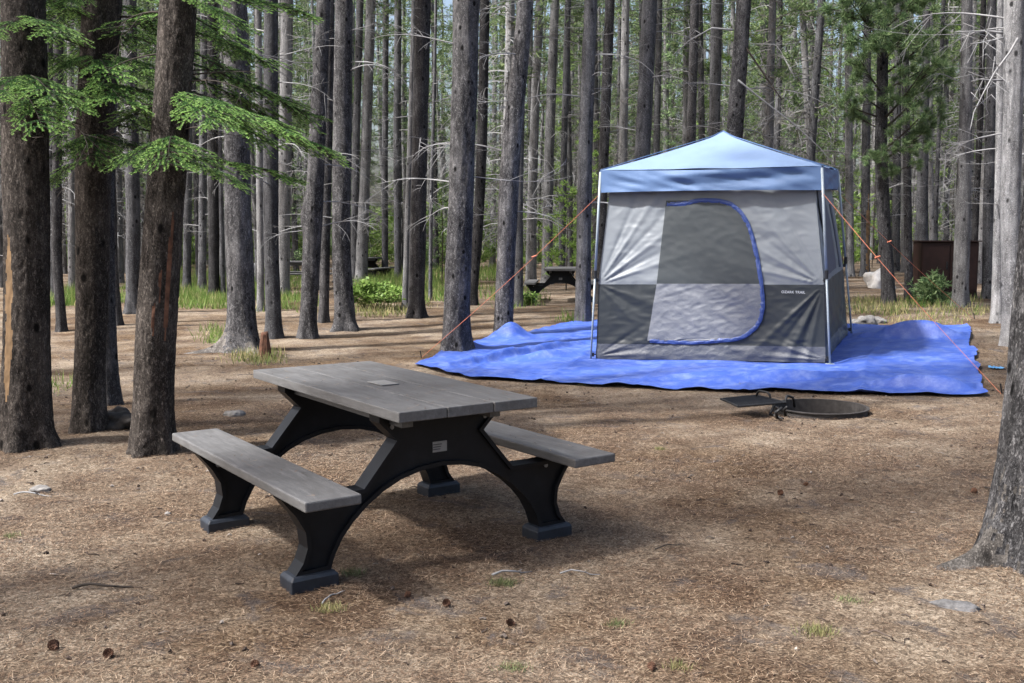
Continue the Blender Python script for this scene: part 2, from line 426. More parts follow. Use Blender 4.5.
def make_table(label):
    t = thing('picnic_table', label, 'picnic table')
    top = MB(); Wt, Lt = 0.775, 1.80
    pw = Wt / 3
    for k in range(3):
        top.box((0.004 * (k - 1), -Wt / 2 + pw * (k + .5), 0.735), (Lt, pw - 0.003, 0.045))
    bevel(top.build('tabletop', M['plank'], t), 0.004)
    st = MB(); st.box((-0.05, 0.02, 0.7625), (0.17, 0.105, 0.003)); st.build('faded_sticker', M['plate'], t)
    for s in (-1, 1):
        b = MB(); b.box((0, s * 0.732, 0.433), (1.88, 0.268, 0.042)); bevel(b.build('bench_seat', M['plank'], t), 0.007)
        r_ = MB(); r_.box((0, s * 0.25, 0.684), (1.46, 0.06, 0.05)); r_.build('top_rail', M['plank'], t)
    fm, ft = end_frame(), foot_mesh()
    for e in (-1, 1):
        fr = link('end_frame', fm, t, (e * 0.575, 0, 0))
        for s in (-1, 1): bevel(link('foot', ft, fr, (0, s * 0.695, 0)), 0.005)
        cr = MB(); cr.tube([(e * 0.52, -0.06 * e, 0.68), (e * 0.20, -0.06 * e, 0.66)], 0.012, 6); cr.build('brace', M['frame'], t)
        br = MB(); br.box((e * 0.535, 0.735, 0.37), (0.03, 0.025, 0.08)); br.box((e * 0.50, 0.735, 0.352), (0.04, 0.025, 0.012)); br.build('seat_bracket', M['plate'], t)
        br = MB(); br.box((e * 0.535, -0.735, 0.37), (0.03, 0.025, 0.08)); br.box((e * 0.50, -0.735, 0.352), (0.04, 0.025, 0.012)); br.build('seat_bracket', M['plate'], t)
    for e in (-1, 1):
        bo = MB()
        for yv, zv in ((-.27, .645), (.27, .645), (-.66, .365), (.66, .365), (-.80, .37), (.80, .37)): bo.tube([(e * .606, yv, zv), (e * .614, yv, zv)], 0.011, 8)
        bo.build('bolts', M['plate'], t)
    pl = MB(); pl.box((-0.6065, 0.0, 0.53), (0.004, 0.082, 0.048)); pl = pl.build('label_plate', M['plate'], t)
    ik = MB()
    for k, (yv, wv) in enumerate(((-.01, .05), (-.012, .046), (-.014, .042))): ik.box((-0.6095, -yv + .005, 0.541 - k * .011), (0.002, wv, 0.004))
    ik.build('plate_lines', M['ink'], pl)
    return t
near_table = make_table('grey and black picnic table standing alone in the foreground')
# local +X = along the table away from the viewer (plate end is -X, towards us)
TZ = 0.797
A_ = [on_level(396, 412, TZ), on_level(538, 395.5, TZ), on_level(254, 369, TZ), on_level(370, 360, TZ)]
ctr = sum(A_, Vector()) / 4
udir = ((A_[2] - A_[0]) + (A_[3] - A_[1])).normalized()
near_table.scale = (0.95, 0.95, 1.045); near_table.location = (ctr.x, ctr.y, 0.0); near_table.rotation_euler = (0, 0, math.atan2(udir.y, udir.x)); bpy.context.view_layer.update()

def table_copy(px, py, ang, label):
    o = copy_tree(near_table); p = on_ground(px, py)
    o.location = p; o.rotation_euler = (0, 0, ang); o['label'] = label; return o
table_copy(561, 300.5, R(86), 'black picnic table half hidden behind a trunk left of the tent')
table_copy(296, 290, R(20), 'distant picnic table seen between pine trunks, far left of the tent')
table_copy(362, 283, R(75), 'tiny distant picnic table on bright grass beyond the leafy shrub')

# ------------------------------------------------------------------ tent under its canopy
FL = on_ground(587, 360.7); FR = on_ground(830, 364.8)
side_dir = Vector((0.39, 0.92, 0)).normalized()
FR.z = ground(FR.x, FR.y)
front_dir = Vector((-side_dir.y, side_dir.x, 0))
FL = FR + front_dir * 3.02; FL.z = ground(FL.x, FL.y) - 0.005
BR = FR + side_dir * 3.02; BR.z = ground(BR.x, BR.y)
BL = FL + side_dir * 3.02; BL.z = ground(BL.x, BL.y)
TC = (FL + BR) / 2
def eave(p):
    e = TC + (p - TC) * 0.915; e.z = p.z + 2.34; return e
E = {k: eave(p) for k, p in (('FL', FL), ('FR', FR), ('BR', BR), ('BL', BL))}
E['FL'] = at_depth(600.5, 170.5, E['FL'].y); E['FR'] = at_depth(822, 166, E['FR'].y); E['BR'] = at_depth(838, 170, E['BR'].y); E['BL'] = E['FL'] + E['BR'] - E['FR']
FEET = {'FL': FL, 'FR': FR, 'BR': BR, 'BL': BL}
tent = thing('canopy_tent', 'grey cabin tent hung inside a blue pop-up canopy on the tarp', 'tent', (TC.x, TC.y, TC.z))
T0 = Vector((TC.x, TC.y, TC.z))
def loc(p): return Vector(p) - T0
order = ['FL', 'FR', 'BR', 'BL']
peak = at_depth(723, 133.5, TC.y)
roof = MB(); NR = 26
for k in range(4):
    a, b = E[order[k]], E[order[(k + 1) % 4]]
    vs, ix = [], {}
    for i in range(NR + 1):
        u = i / NR
        for j in range(i + 1):
            w = j / i if i else 0.5
            p = peak.lerp(a.lerp(b, w), u)
            sag = 0.055 * math.sin(math.pi * min(1, u * 1.0)) * (0.35 + 0.65 * math.sin(math.pi * w))
            wr = 0.012 * noise.noise(Vector((p.x * 2.3, p.y * 2.3, p.z * 5))) * u
            if j in (0, i): wr = 0
            p.z += -sag + wr + 0.10 * math.exp(-(u / 0.06) ** 2) * 0.3
            ix[i, j] = len(vs); vs.append(loc(p))
    fs = []
    for i in range(NR):
        for j in range(i + 1):
            fs.append((ix[i, j], ix[i + 1, j], ix[i + 1, j + 1]))
            if j < i: fs.append((ix[i, j], ix[i + 1, j + 1], ix[i, j + 1]))
    roof.add(vs, fs)
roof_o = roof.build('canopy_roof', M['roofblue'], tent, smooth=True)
for k in range(4):
    a = E[order[k]]; hb = MB(); hb.tube([loc(peak.lerp(a, u) + Vector((0, 0, 0.006 + 0.03 * math.exp(-(u / 0.06) ** 2)))) for u in [q / 24 for q in range(25)]], 0.006, 6); hb.build('ridge_seam', M['valblue'], roof_o, smooth=True)
for k in range(4):
    a, b = E[order[k]], E[order[(k + 1) % 4]]
    out = Vector(((b - a).y, -(b - a).x, 0)).normalized()
    NC, NZ = 60, 10; vb = MB(); vs = []
    for j in range(NZ + 1):
        for i in range(NC + 1):
            s, t = i / NC, j / NZ
            p = a.lerp(b, s); p.z -= 0.285 * t + 0.018 * math.sin(math.pi * s) * (1 - t) + 0.012 * math.sin(math.pi * s) * -t
            rip = math.sin(math.pi * min(1, 6 * min(s, 1 - s)) / 2)
            p += out * (0.010 + rip * (0.035 * noise.noise(Vector((s * 2.2 + k * 7, t * 2.4 + s * 2.0, 1))) + 0.022 * (1 - 2 * abs(noise.noise(Vector((s * 4 + k * 3, t * 3 - s * 5, 4)))))))
            vs.append(loc(p))
    vb.add(vs, [(j * (NC + 1) + i, j * (NC + 1) + i + 1, (j + 1) * (NC + 1) + i + 1, (j + 1) * (NC + 1) + i) for j in range(NZ) for i in range(NC)])
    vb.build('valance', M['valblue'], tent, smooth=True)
for k in order:
    f, e = FEET[k], E[k]
    mid = f.lerp(e, 0.455)
    pb = MB(); pb.tube([loc(mid), loc(e - Vector((0, 0, .02)))], 0.017, 10); pb.tube([loc(f), loc(f.lerp(e, 0.47))], 0.0135, 10)
    po = pb.build('pole', M['pole'], tent, smooth=True)
    cb = MB(); cb.tube([loc(mid - Vector((0, 0, .05))), loc(mid + Vector((0, 0, .05)))], 0.023, 10); cb.build('pole_clip', M['clip'], po)
    fb = MB(); fb.box(loc(f + Vector((0, 0, .008))), (0.09, 0.09, 0.012)); fb.build('foot_plate', M['pole'], po)
    toc = (TC - f); toc.z = 0; toc.normalize()
    for h in (0.03, 0.425):
        q = f.lerp(e, h); sb = MB(); sb.tube([loc(q), loc(q + toc * 0.09)], 0.008, 6); sb.box(loc(q + toc * 0.03), (0.03, 0.03, 0.05)); sb.build('strap', M['clip'], po)

class Wall:
    """one fabric wall between two poles; u metres from its left edge, z metres up"""
    def __init__(self, ka, kb):
        self.a, self.b = FEET[ka], FEET[kb]; self.ea, self.eb = E[ka], E[kb]
        self.d = (self.b - self.a); self.d.z = 0; self.len = self.d.length; self.d.normalize()
        self.out = Vector((self.d.y, -self.d.x, 0))
        self.mid = (self.a + self.b) / 2
    def base(self, s): return self.a.lerp(self.b, s)
    def off(self, t):
        return float(np.interp(t, [0, .03, .425, .9, 1], [0.075, 0.06, 0.045, 0.12, 0.14]))
    def corner(self, p, e, t):
        q = p.lerp(e, t); c = (TC - p); c.z = 0
        return q + c.normalized() * self.off(t) * 1.25
    def edge(self, t):
        return self.corner(self.a, self.ea, t), self.corner(self.b, self.eb, t)
    def pt(self, s, t, n=0.0):
        l, r = self.edge(t); return l.lerp(r, s) + self.out * n
    def from_px(self, px, py):
        lo = [0.5, 0.5]
        d = ray(px, py)
        s, t = 0.5, 0.5
        for _ in range(25):
            l, r = self.edge(t); p0 = l.lerp(r, 0.5)
            k = (p0 - CAM).dot(self.out) / d.dot(self.out); q = CAM + d * k
            l, r = self.edge(t)
            s = (q - l).dot(self.d) / ((r - l).dot(self.d))
            zl = l.lerp(r, s).z
            t += (q.z - zl) / 2.34
        return s, t
fw = Wall('FL', 'FR')
T_FLOOR = fw.from_px(620, 344)[1]; T_SEAM = fw.from_px(710, 284.5)[1]
def crease(x, z, ax, az, angs, amp, wid, r0):
    dx, dz = x - ax, z - az; r = math.hypot(dx, dz)
    if r < 1e-4: return 0
    th = math.atan2(dz, dx); s = 0
    for k, a0 in enumerate(angs):
        dl = (th - a0 + math.pi) % (2 * math.pi) - math.pi
        s += (1 if k % 2 == 0 else -0.8) * math.exp(-(dl / wid) ** 2)
    return amp * s * min(1, r / 0.12) * math.exp(-r / r0)
def relief(s, t, seed=0.0):
    x, z = s * 2.9, t * 2.34; zs = T_SEAM * 2.34
    n = 0.007 * noise.noise(Vector((x * 1.6 + seed, z * 1.6, 2.0))) + 0.007 * noise.noise(Vector((x * 3.2 + z * 4.5, z * 6 - x * 2, 7.0 + seed))) + 0.005 * (1 - 2 * abs(noise.noise(Vector((x * 4 - z * 7, z * 9 + x * 3, 17.0 + seed)))))
    lft, rgt = 0.0, 2.9
    n += crease(x, z, lft, zs, [0.30, 0.45, 0.62, 0.80, 1.0, 1.2], 0.024, 0.040, 1.1)
    n += crease(x, z, rgt, zs, [math.pi - q for q in (0.22, 0.36, 0.5, 0.66, 0.85, 1.1)], 0.024, 0.040, 1.1)
    n += crease(x, z, rgt, zs, [-(math.pi - q) for q in (0.75, 0.95, 1.1, 1.22, 1.34)], 0.030, 0.045, 1.1)
    n += crease(x, z, lft, zs, [-0.30, -0.5, -0.75, -1.0], 0.016, 0.07, 0.8)
    n += crease(x, z, rgt, 0.05, [math.pi - q for q in (0.05, 0.16, 0.3, 0.5)], 0.018, 0.05, 0.8)
    n += crease(x, z, lft, 0.05, [0.05, 0.18, 0.33, 0.55], 0.018, 0.05, 0.8)
    if t < T_FLOOR * 1.3:
        n += 0.014 * noise.noise(Vector((x * 4, z * 9 + x * 1.5, 21.0 + seed))) + 0.010 * abs(noise.noise(Vector((x * 9, z * 16, 4.0))))
    edge_fade = min(1, 12 * min(s, 1 - s) + 0.15)
    return n * edge_fade
def wall_mesh(wl, seed, zones, cols=150):
    mb = MB()
    for (t0, t1, rows, mi) in zones:
        vs = []
        for j in range(rows + 1):
            t = t0 + (t1 - t0) * j / rows
            for i in range(cols + 1):
                s = i / cols
                bulge = -0.02 * math.sin(math.pi * s)
                vs.append(loc(wl.pt(s, t, bulge + relief(s, t, seed) + (0.012 * (1 - t / T_FLOOR) if t < T_FLOOR else 0))))
        mb.add(vs, [(j * (cols + 1) + i, j * (cols + 1) + i + 1, (j + 1) * (cols + 1) + i + 1, (j + 1) * (cols + 1) + i) for j in range(rows) for i in range(cols)], mi)
    return mb
ZON = [(0.008, T_FLOOR, 16, 2), (T_FLOOR, T_SEAM, 50, 1), (T_SEAM, 0.985, 80, 0)]
wm = [M['silver'], M['charcoal'], M['floorgrey']]
wall_mesh(fw, 0.0, ZON).build('front_wall', wm, tent, smooth=True)
rw = Wall('FR', 'BR'); wall_mesh(rw, 11.0, [(a, b, c // 2, m) for a, b, c, m in ZON], 70).build('side_wall', wm, tent, smooth=True)
wall_mesh(Wall('BR', 'BL'), 23.0, [(a, b, c // 3, m) for a, b, c, m in ZON], 40).build('back_wall', wm, tent, smooth=True)
wall_mesh(Wall('BL', 'FL'), 31.0, [(a, b, c // 2, m) for a, b, c, m in ZON], 50).build('side_wall', wm, tent, smooth=True)
# door: straight left edge, rounded right edge
DL = [fw.from_px(*p) for p in ((666, 202), (657, 282), (647.5, 340))]
DRp = [(700, 200), (720, 200.8), (731, 204), (741, 212), (749, 226), (754, 243), (758, 262), (761.5, 285), (763, 303), (761, 318), (756, 327), (746, 335.5), (734, 339.5), (712, 341), (680, 341.0), (664, 340.5)]
DR = [fw.from_px(*p) for p in DRp]
ttop, tbot = max(p[1] for p in DR), min(p[1] for p in DR)
def left_s(t):
    pts = sorted((p[1], p[0]) for p in DL); return float(np.interp(t, [a for a, _ in pts], [b for _, b in pts]))
dtop = [p for p in DR if p[1] >= 0]
def right_s(t):
    pts = sorted((p[1], p[0]) for p in DR)
    return float(np.interp(t, [a for a, _ in pts], [b for _, b in pts]))
def door_zone(t0, t1, rows, mi, mb):
    cols = 80; vs = []
    for j in range(rows + 1):
        t = t0 + (t1 - t0) * j / rows; a, b = left_s(t), right_s(t)
        for i in range(cols + 1):
            s = a + (b - a) * i / cols
            e = min(1, 10 * min(i / cols, 1 - i / cols))
            n = 0.006 * (1 - 2 * abs(noise.noise(Vector((s * 14, t * 10 + s * 6, 33))))) + 0.006 * noise.noise(Vector((s * 30 + t * 20, t * 26, 3)))
            if mi == 1: n = n * 1.1 + 0.006 * (1 - 2 * abs(noise.noise(Vector((s * 9 + t * 16, t * 34 - s * 12, 51))))) + 0.0025 * noise.noise(Vector((s * 40, t * 50 + s * 30, 13)))
            n *= 0.35 if mi == 0 else 1.0
            vs.append(loc(fw.pt(s, t, -0.02 * math.sin(math.pi * s) + relief(s, t) * (0.35 if mi == 0 else 0.6) + 0.018 + n * e)))
    mb.add(vs, [(j * (cols + 1) + i, j * (cols + 1) + i + 1, (j + 1) * (cols + 1) + i + 1, (j + 1) * (cols + 1) + i) for j in range(rows) for i in range(cols)], mi)
db = MB(); door_zone(tbot + 0.001, T_SEAM + 0.004, 50, 1, db); door_zone(T_SEAM + 0.004, ttop - 0.001, 60, 0, db)
door = db.build('door', [M['doorgrey'], M['doorlight']], tent, smooth=True)
path = [fw.from_px(*p) for p in [(667, 204.5), (685, 203.5)] + DRp[:-2] + [(690, 342.5), (665, 341.5), (650, 340.5)]]
P2 = []
for i in range(len(path) - 1):
    for k in range(10):
        w = k / 10; P2.append((path[i][0] * (1 - w) + path[i + 1][0] * w, path[i][1] * (1 - w) + path[i + 1][1] * w))
P2.append(path[-1])
for _ in range(6): P2 = [P2[0]] + [tuple((P2[i - 1][c] + 2 * P2[i][c] + P2[i + 1][c]) / 4 for c in (0, 1)) for i in range(1, len(P2) - 1)] + [P2[-1]]
tb = MB(); vs = []; NW = 6
for i, (s, t) in enumerate(P2):
    q0, q1 = P2[max(0, i - 1)], P2[min(len(P2) - 1, i + 1)]
    dx, dz = (q1[0] - q0[0]) * 2.9, (q1[1] - q0[1]) * 2.34; l = math.hypot(dx, dz) or 1; nx, nz = -dz / l, dx / l
    hw = 0.027 * (1 + 0.25 * noise.noise(Vector((i * 0.17, 2, 2))))
    for j in range(NW + 1):
        v = (j / NW * 2 - 1) * hw
        bul = 0.010 * (1 - (j / NW * 2 - 1) ** 2) + 0.013 * noise.noise(Vector((i * 0.55, j * 0.5, 8)))
        ss, tt = s + nx * v / 2.9, t + nz * v / 2.34
        vs.append(loc(fw.pt(ss, tt, -0.02 * math.sin(math.pi * min(1, max(0, ss))) + relief(ss, tt) * 0.6 + 0.018 + bul)))
tb.add(vs, [(i * (NW + 1) + j, i * (NW + 1) + j + 1, (i + 1) * (NW + 1) + j + 1, (i + 1) * (NW + 1) + j) for i in range(len(P2) - 1) for j in range(NW)])
tb.build('door_trim', M['trimblue'], door, smooth=True)
# side window flap
wb = MB(); vs = []; prof = [(0.06, 0.90), (0.10, 0.80), (0.14, 0.70), (0.17, 0.6), (0.19, 0.5), (0.18, 0.44)]
for (s0, t) in prof:
    for k in range(9):
        s = s0 + (0.62 - 0.5 * max(0, t - 0.62) - s0) * k / 8
        vs.append(loc(rw.pt(s, t, 0.02 + relief(s, t, 11.0) - 0.02 * math.sin(math.pi * s))))
wb.add(vs, [(i * 9 + k, i * 9 + k + 1, (i + 1) * 9 + k + 1, (i + 1) * 9 + k) for i in range(len(prof) - 1) for k in range(8)])
wb.build('side_window', M['navy'], tent, smooth=True)
tw = MB(); tw.tube([loc(rw.pt(s, t, 0.035)) for s, t in ((0.60, 0.80), (0.68, 0.66), (0.72, 0.52), (0.70, 0.44))], 0.02, 6); tw.build('window_trim', M['silver'], tent, smooth=True)
# printed lettering on the front wall
cu = bpy.data.curves.new('lettering', 'FONT'); cu.body = 'OZARK TRAIL'; cu.size = 0.043; cu.offset = 0.0004; cu.extrude = 0.0004; cu.space_character = 1.05
cu.materials.append(M['letter']); s0, t0 = fw.from_px(781.5, 293.0)
tmp = link('lettering', cu); bpy.context.view_layer.update()
lme = bpy.data.meshes.new_from_object(tmp.evaluated_get(bpy.context.evaluated_depsgraph_get())); bpy.data.objects.remove(tmp)
lme.name = 'lettering'; lt = link('lettering', lme, tent)
Pn = fw.pt(s0, t0, 0.014)
rot = Matrix((fw.d, Vector((0, 0, 1)), fw.out)).transposed()
lt.matrix_local = Matrix.Translation(loc(Pn)) @ rot.to_4x4()

# ------------------------------------------------------------------ tarp under the tent
tipL = on_ground(414, 367); f1 = on_ground(600, 388); f2 = on_ground(735, 393); f3 = on_ground(985, 397.5); bR = on_ground(968, 327.5)
bL = on_ground(588, 322)
front_line = [tipL, on_ground(470, 380), on_ground(540, 384.5), f1, on_ground(680, 390.5), f2, on_ground(880, 396), f3]
back_line = [bL, on_ground(640, 321), on_ground(720, 322), on_ground(800, 324), on_ground(850, 326.5), on_ground(900, 327), on_ground(940, 327.5), bR]
def polyl(pts, s):
    L = [0]
    for a, b in zip(pts, pts[1:]): L.append(L[-1] + (b - a).length)
    q = s * L[-1]
    for i in range(len(pts) - 1):
        if q <= L[i + 1] + 1e-9:
            return pts[i].lerp(pts[i + 1], (q - L[i]) / (L[i + 1] - L[i]))
    return pts[-1].copy()
left_line = [tipL, on_ground(429, 359.5), on_ground(452, 349), on_ground(475, 343), on_ground(500, 338), on_ground(530, 333.5), on_ground(562, 325), bL]
right_line = [f3, on_ground(978, 370), on_ground(972, 345), bR]
def seg_d(p, a, b):
    ab = b - a; t = max(0, min(1, (p - a).dot(ab) / ab.length_squared)); return (p - (a + ab * t)).length, t
fold1a, fold1b = on_ground(448, 369), on_ground(583, 345)
fold2a, fold2b = on_ground(876, 338), on_ground(958, 340)
fold3a, fold3b = on_ground(884, 388), on_ground(965, 392)
fold4a, fold4b = on_ground(700, 385), on_ground(870, 378)
hump1, hump2 = on_ground(461, 350), on_ground(510, 339)
NS, NTt = 230, 170; vs = []
def inside_tent(p):
    a = (p - FR).dot(front_dir) / 3.02; b = (p - FR).dot(side_dir) / 3.02
    return min(a, 1 - a, b, 1 - b)
for j in range(NTt + 1):
    t = j / NTt
    for i in range(NS + 1):
        s = i / NS
        bl = (front_line[0] * (1 - s) * (1 - t) + front_line[-1] * s * (1 - t) + back_line[0] * (1 - s) * t + back_line[-1] * s * t)
        p = polyl(front_line, s) * (1 - t) + polyl(back_line, s) * t + polyl(left_line, t) * (1 - s) + polyl(right_line, t) * s - bl
        eg = max(math.exp(-min(s, 1 - s) / 0.03), 0.6 * math.exp(-min(t, 1 - t) / 0.03))
        p = p + Vector((0.06 * noise.noise(Vector((p.x * 1.7, p.y * 1.7, 41))) + 0.012 * noise.noise(Vector((p.x * 6, p.y * 6, 43))), 0.09 * noise.noise(Vector((p.x * 1.9, p.y * 1.6, 47))), 0)) * eg
        q = Vector((p.x, p.y, 0))
        z = floor_z(p.x, p.y) + 0.012
        w = max(0.0, min(1.0, -inside_tent(p) / 0.06))
        h = 0.014 * max(0, noise.noise(Vector((p.x * 1.1, p.y * 1.1, 5))) + 0.15) + 0.012 * abs(noise.noise(Vector((p.x * 2.6 + p.y, p.y * 2.2, 8)))) + 0.003 * noise.noise(Vector((p.x * 7, p.y * 6, 2)))
        for (a, b, amp, wid) in ((fold1a, fold1b, 0.12, 0.13), (fold2a, fold2b, 0.24, 0.20), (fold3a, fold3b, 0.17, 0.15), (fold4a, fold4b, 0.09, 0.15), (on_ground(640, 383), on_ground(760, 379), 0.06, 0.12), (on_ground(520, 362), on_ground(585, 356), 0.09, 0.14)):
            dd, tt = seg_d(q, Vector((a.x, a.y, 0)), Vector((b.x, b.y, 0)))
            near = (q.y < (a.y + (b.y - a.y) * tt))
            h += amp * math.exp(-(dd / (wid * (0.45 if near else 1.6))) ** 2) * (0.35 + 0.65 * math.sin(math.pi * min(1, max(0.0, tt)))) * (1 + 0.3 * noise.noise(Vector((p.x * 2.5, p.y, 6))))
        for hp, amp in ((hump1, 0.16), (hump2, 0.24)):
            dd = math.hypot(p.x - hp.x, p.y - hp.y); h += amp * math.exp(-(dd / 0.24) ** 2)
        for q_, per_ in ((s, 6.0), (t, 7.0)):
            fr_ = abs((q_ * per_ + 0.5) % 1.0 - 0.5) / per_ * 6.5
            h += 0.013 * math.exp(-(fr_ / 0.035) ** 2)
        h += 0.011 * eg * abs(noise.noise(Vector((p.x * 8, p.y * 8, 3)))) + 0.010 * (1 - 2.4 * abs(noise.noise(Vector((p.x * 2.2 + p.y * .8, p.y * 2.8, 31))))) + 0.0025 * (1 - 2 * abs(noise.noise(Vector((p.x * 6, p.y * 5 + p.x * 2, 37)))))
        if t < 0.03: h += 0.035 * max(0, noise.noise(Vector((s * 16, 3, 3)))) * (1 - t / 0.03)
        vs.append((p.x, p.y, z + max(0, h) * w))
tp = MB(); tp.add(vs, [(j * (NS + 1) + i, j * (NS + 1) + i + 1, (j + 1) * (NS + 1) + i + 1, (j + 1) * (NS + 1) + i) for j in range(NTt) for i in range(NS)])
fallen = MB(); N_ = 520; rows = []
while len(rows) < N_:
    q = vs[random.randrange(len(vs))]
    if inside_tent(Vector(q)) < -0.08 and noise.noise(Vector((q[0] * .9, q[1] * .9, 7))) > random.uniform(-.5, .4): rows.append((q[0], q[1], q[2] + .006))
mt_ = near_table.matrix_basis.copy()
for _ in range(130):
    p = mt_ @ Vector((random.uniform(-.88, .88), random.uniform(-.37, .37), 0.7605)); rows.append(tuple(p))
for _ in range(60):
    p = mt_ @ Vector((random.uniform(-.88, .88), random.choice((-1, 1)) * random.uniform(.61, .83), 0.4565)); rows.append(tuple(p))
rows = np.array(rows); ang_ = RNG.uniform(0, 6.28, len(rows)); d_ = np.column_stack([np.cos(ang_), np.sin(ang_), np.zeros(len(rows))]); s_ = np.column_stack([-np.sin(ang_), np.cos(ang_), np.zeros(len(rows))]); L_ = RNG.uniform(.03, .06, len(rows))[:, None]
fallen.tris(np.stack([rows - s_ * .0016, rows + s_ * .0016, rows + d_ * L_], 1))
tag(fallen.build('needle_litter', M['litter']), 'stray pine needles fallen on the tarp and the table', None, kind='stuff')
tag(tp.build('ground_tarp', M['tarp'], smooth=True), 'crumpled bright blue tarp spread on the ground under the tent', 'tarp')

# guy ropes
def rope(a, b, label, sag=0.04):
    pts = []
    for k in range(15):
        u = k / 14; p = a.lerp(b, u); p.z -= sag * math.sin(math.pi * u); pts.append(p - b)
    o = thing('guy_rope', label, 'rope', b)
    r_ = MB(); r_.tube(pts, 0.0027, 6); ln = r_.build('cord', M['rope'], o)
    k = MB(); kp = pts[5]; k.tube([kp - Vector((.03, 0, .0)), kp + Vector((.03, 0, .02))], 0.011, 6); k.build('tensioner', M['rope'], ln)
    s_ = MB(); s_.tube([(0.02, 0.0, -0.08), (-0.01, 0, 0.10)], 0.008, 6); s_.build('stake', M['black_iron'], o)
def low_eave(k, dz=0.30): return E[k] - Vector((0, 0, dz))
rope(low_eave('FL'), on_ground(421, 358), 'orange guy rope pegged beside the tarp tip left of the tent')
rope(low_eave('FR'), on_ground(1001, 394), 'orange guy rope crossing over the right half of the blue tarp')
rope(low_eave('BR'), on_ground(974, 319), 'faint orange guy rope running behind the tarp from the rear corner')

# ------------------------------------------------------------------ fire ring with its grate
fc = Vector((PIT.x, PIT.y, ground(PIT.x, PIT.y)))
fire = thing('fire_ring', 'sunken rusty fire ring with a swing-out black grate, before the tarp', 'fire ring', fc)
rb = MB(); SEG = 64; prof = [(0.402, -0.10), (0.402, 0.058), (0.418, 0.060), (0.418, 0.068), (0.391, 0.068), (0.391, -0.24)]
vs = [(r_ * math.cos(2 * math.pi * k / SEG), r_ * math.sin(2 * math.pi * k / SEG), z) for r_, z in prof for k in range(SEG)]
rb.add(vs, [(i * SEG + k, i * SEG + (k + 1) % SEG, (i + 1) * SEG + (k + 1) % SEG, (i + 1) * SEG + k) for i in range(len(prof) - 1) for k in range(SEG)])
ro = rb.build('ring', M['rust'], fire, smooth=False)
ab = MB(); vs = [(0, 0, -0.15)]; n_ = 40
for rr in range(1, 9):
    for k in range(n_):
        a = 2 * math.pi * k / n_; r_ = 0.36 * rr / 8
        vs.append((r_ * math.cos(a), r_ * math.sin(a), -0.15 + 0.02 * noise.noise(Vector((r_ * 9 * math.cos(a), r_ * 9 * math.sin(a), 4)))))
fs = [(0, 1 + k, 1 + (k + 1) % n_) for k in range(n_)] + [(1 + rr * n_ + k, 1 + (rr + 1) * n_ + k, 1 + (rr + 1) * n_ + (k + 1) % n_, 1 + rr * n_ + (k + 1) % n_) for rr in range(7) for k in range(n_)]
ab.add(vs, fs); ab.build('ash_bed', M['ash'], fire, smooth=True)
def fl(px, py, z): return on_level(px, py, fc.z + z) - fc
gp = [fl(721, 399.0, .13), fl(738.5, 406.5, .13), fl(786, 402.5, .13), fl(757, 395.5, .13)]
gb = MB()
def quad_pt(u, v): return (gp[0] * (1 - u) + gp[1] * u) * (1 - v) + (gp[3] * (1 - u) + gp[2] * u) * v
for k in range(19): gb.tube([quad_pt(k / 18, 0), quad_pt(k / 18, 1)], 0.006, 5)
for a, b in ((0, 1), (1, 2), (2, 3), (3, 0)): gb.tube([gp[a], gp[b]], 0.011, 6)
gb.add([quad_pt(.0, .25) - Vector((0, 0, .008)), quad_pt(1, .25) - Vector((0, 0, .008)), quad_pt(1, .62) - Vector((0, 0, .008)), quad_pt(0, .62) - Vector((0, 0, .008))], [(0, 1, 2, 3)])
grate = gb.build('grate', M['black_iron'], fire)
def arc(a, b, h, n=9): return [a.lerp(b, k / n) + Vector((0, 0, h * min(1, 2.2 * math.sin(math.pi * k / n)))) for k in range(n + 1)]
hb = MB(); hb.tube(arc(quad_pt(.1, .9), fl(771, 400, .12), .06), 0.010, 7); hb.build('handle', M['black_iron'], grate, smooth=True)
hb = MB(); hb.tube(arc(fl(785, 404, .11), fl(794.5, 407, .05), .08), 0.011, 7); hb.build('handle', M['black_iron'], grate, smooth=True)
pb = MB(); pb.tube([fl(777, 419, 0), fl(776, 412, .10), fl(782, 408, .13)], 0.014, 7); pb.tube([fl(783, 419, .02), fl(770, 414, .03), fl(775, 404, .11)], 0.013, 7); pb.tube([fl(786, 418, .0), fl(784, 410, .08), fl(787, 407, .12)], 0.012, 7)
pb.build('hinge_post', M['black_iron'], fire, smooth=True)

# ------------------------------------------------------------------ stones, stump, cones, sticks
def blob(name, px, py, sx, sy, sz, mat, label, cat, seed, sink=0.25, rough=0.35, group=None, rot=0.0):
    bm = bmesh.new(); bmesh.ops.create_icosphere(bm, subdivisions=4, radius=1)
    for v in bm.verts:
        k = 1 + rough * noise.noise(v.co * 1.2 + Vector((seed, 0, 0))) + rough * 0.4 * noise.noise(v.co * 3.5 + Vector((0, seed, 0)))
        c = v.co * k
        v.co = Vector((c.x * sx, c.y * sy, c.z * sz))
    me = bpy.data.meshes.new(name); bm.to_mesh(me); bm.free(); me.materials.append(mat)
    me.polygons.foreach_set('use_smooth', [True] * len(me.polygons))
    p = on_ground(px, py); o = link(name, me, None, (p.x, p.y, p.z + sz * (0.6 - sink)), rot)
    return tag(o, label, cat, group)
blob('boulder', 879, 288, 0.31, 0.3, 0.36, M['stone_pale'], 'white boulder on the sunlit clearing behind the tent', 'boulder', 3.0, rough=0.55)
blob('boulder', 254, 279, 0.30, 0.3, 0.42, M['stone_pale'], 'white boulder far off between trunks, left of the picnic bench', 'boulder', 9.0)
blob('stone', 866, 325, 0.17, 0.13, 0.11, M['stone'], 'larger grey stone behind the back edge of the tarp', 'stone', 5.0)
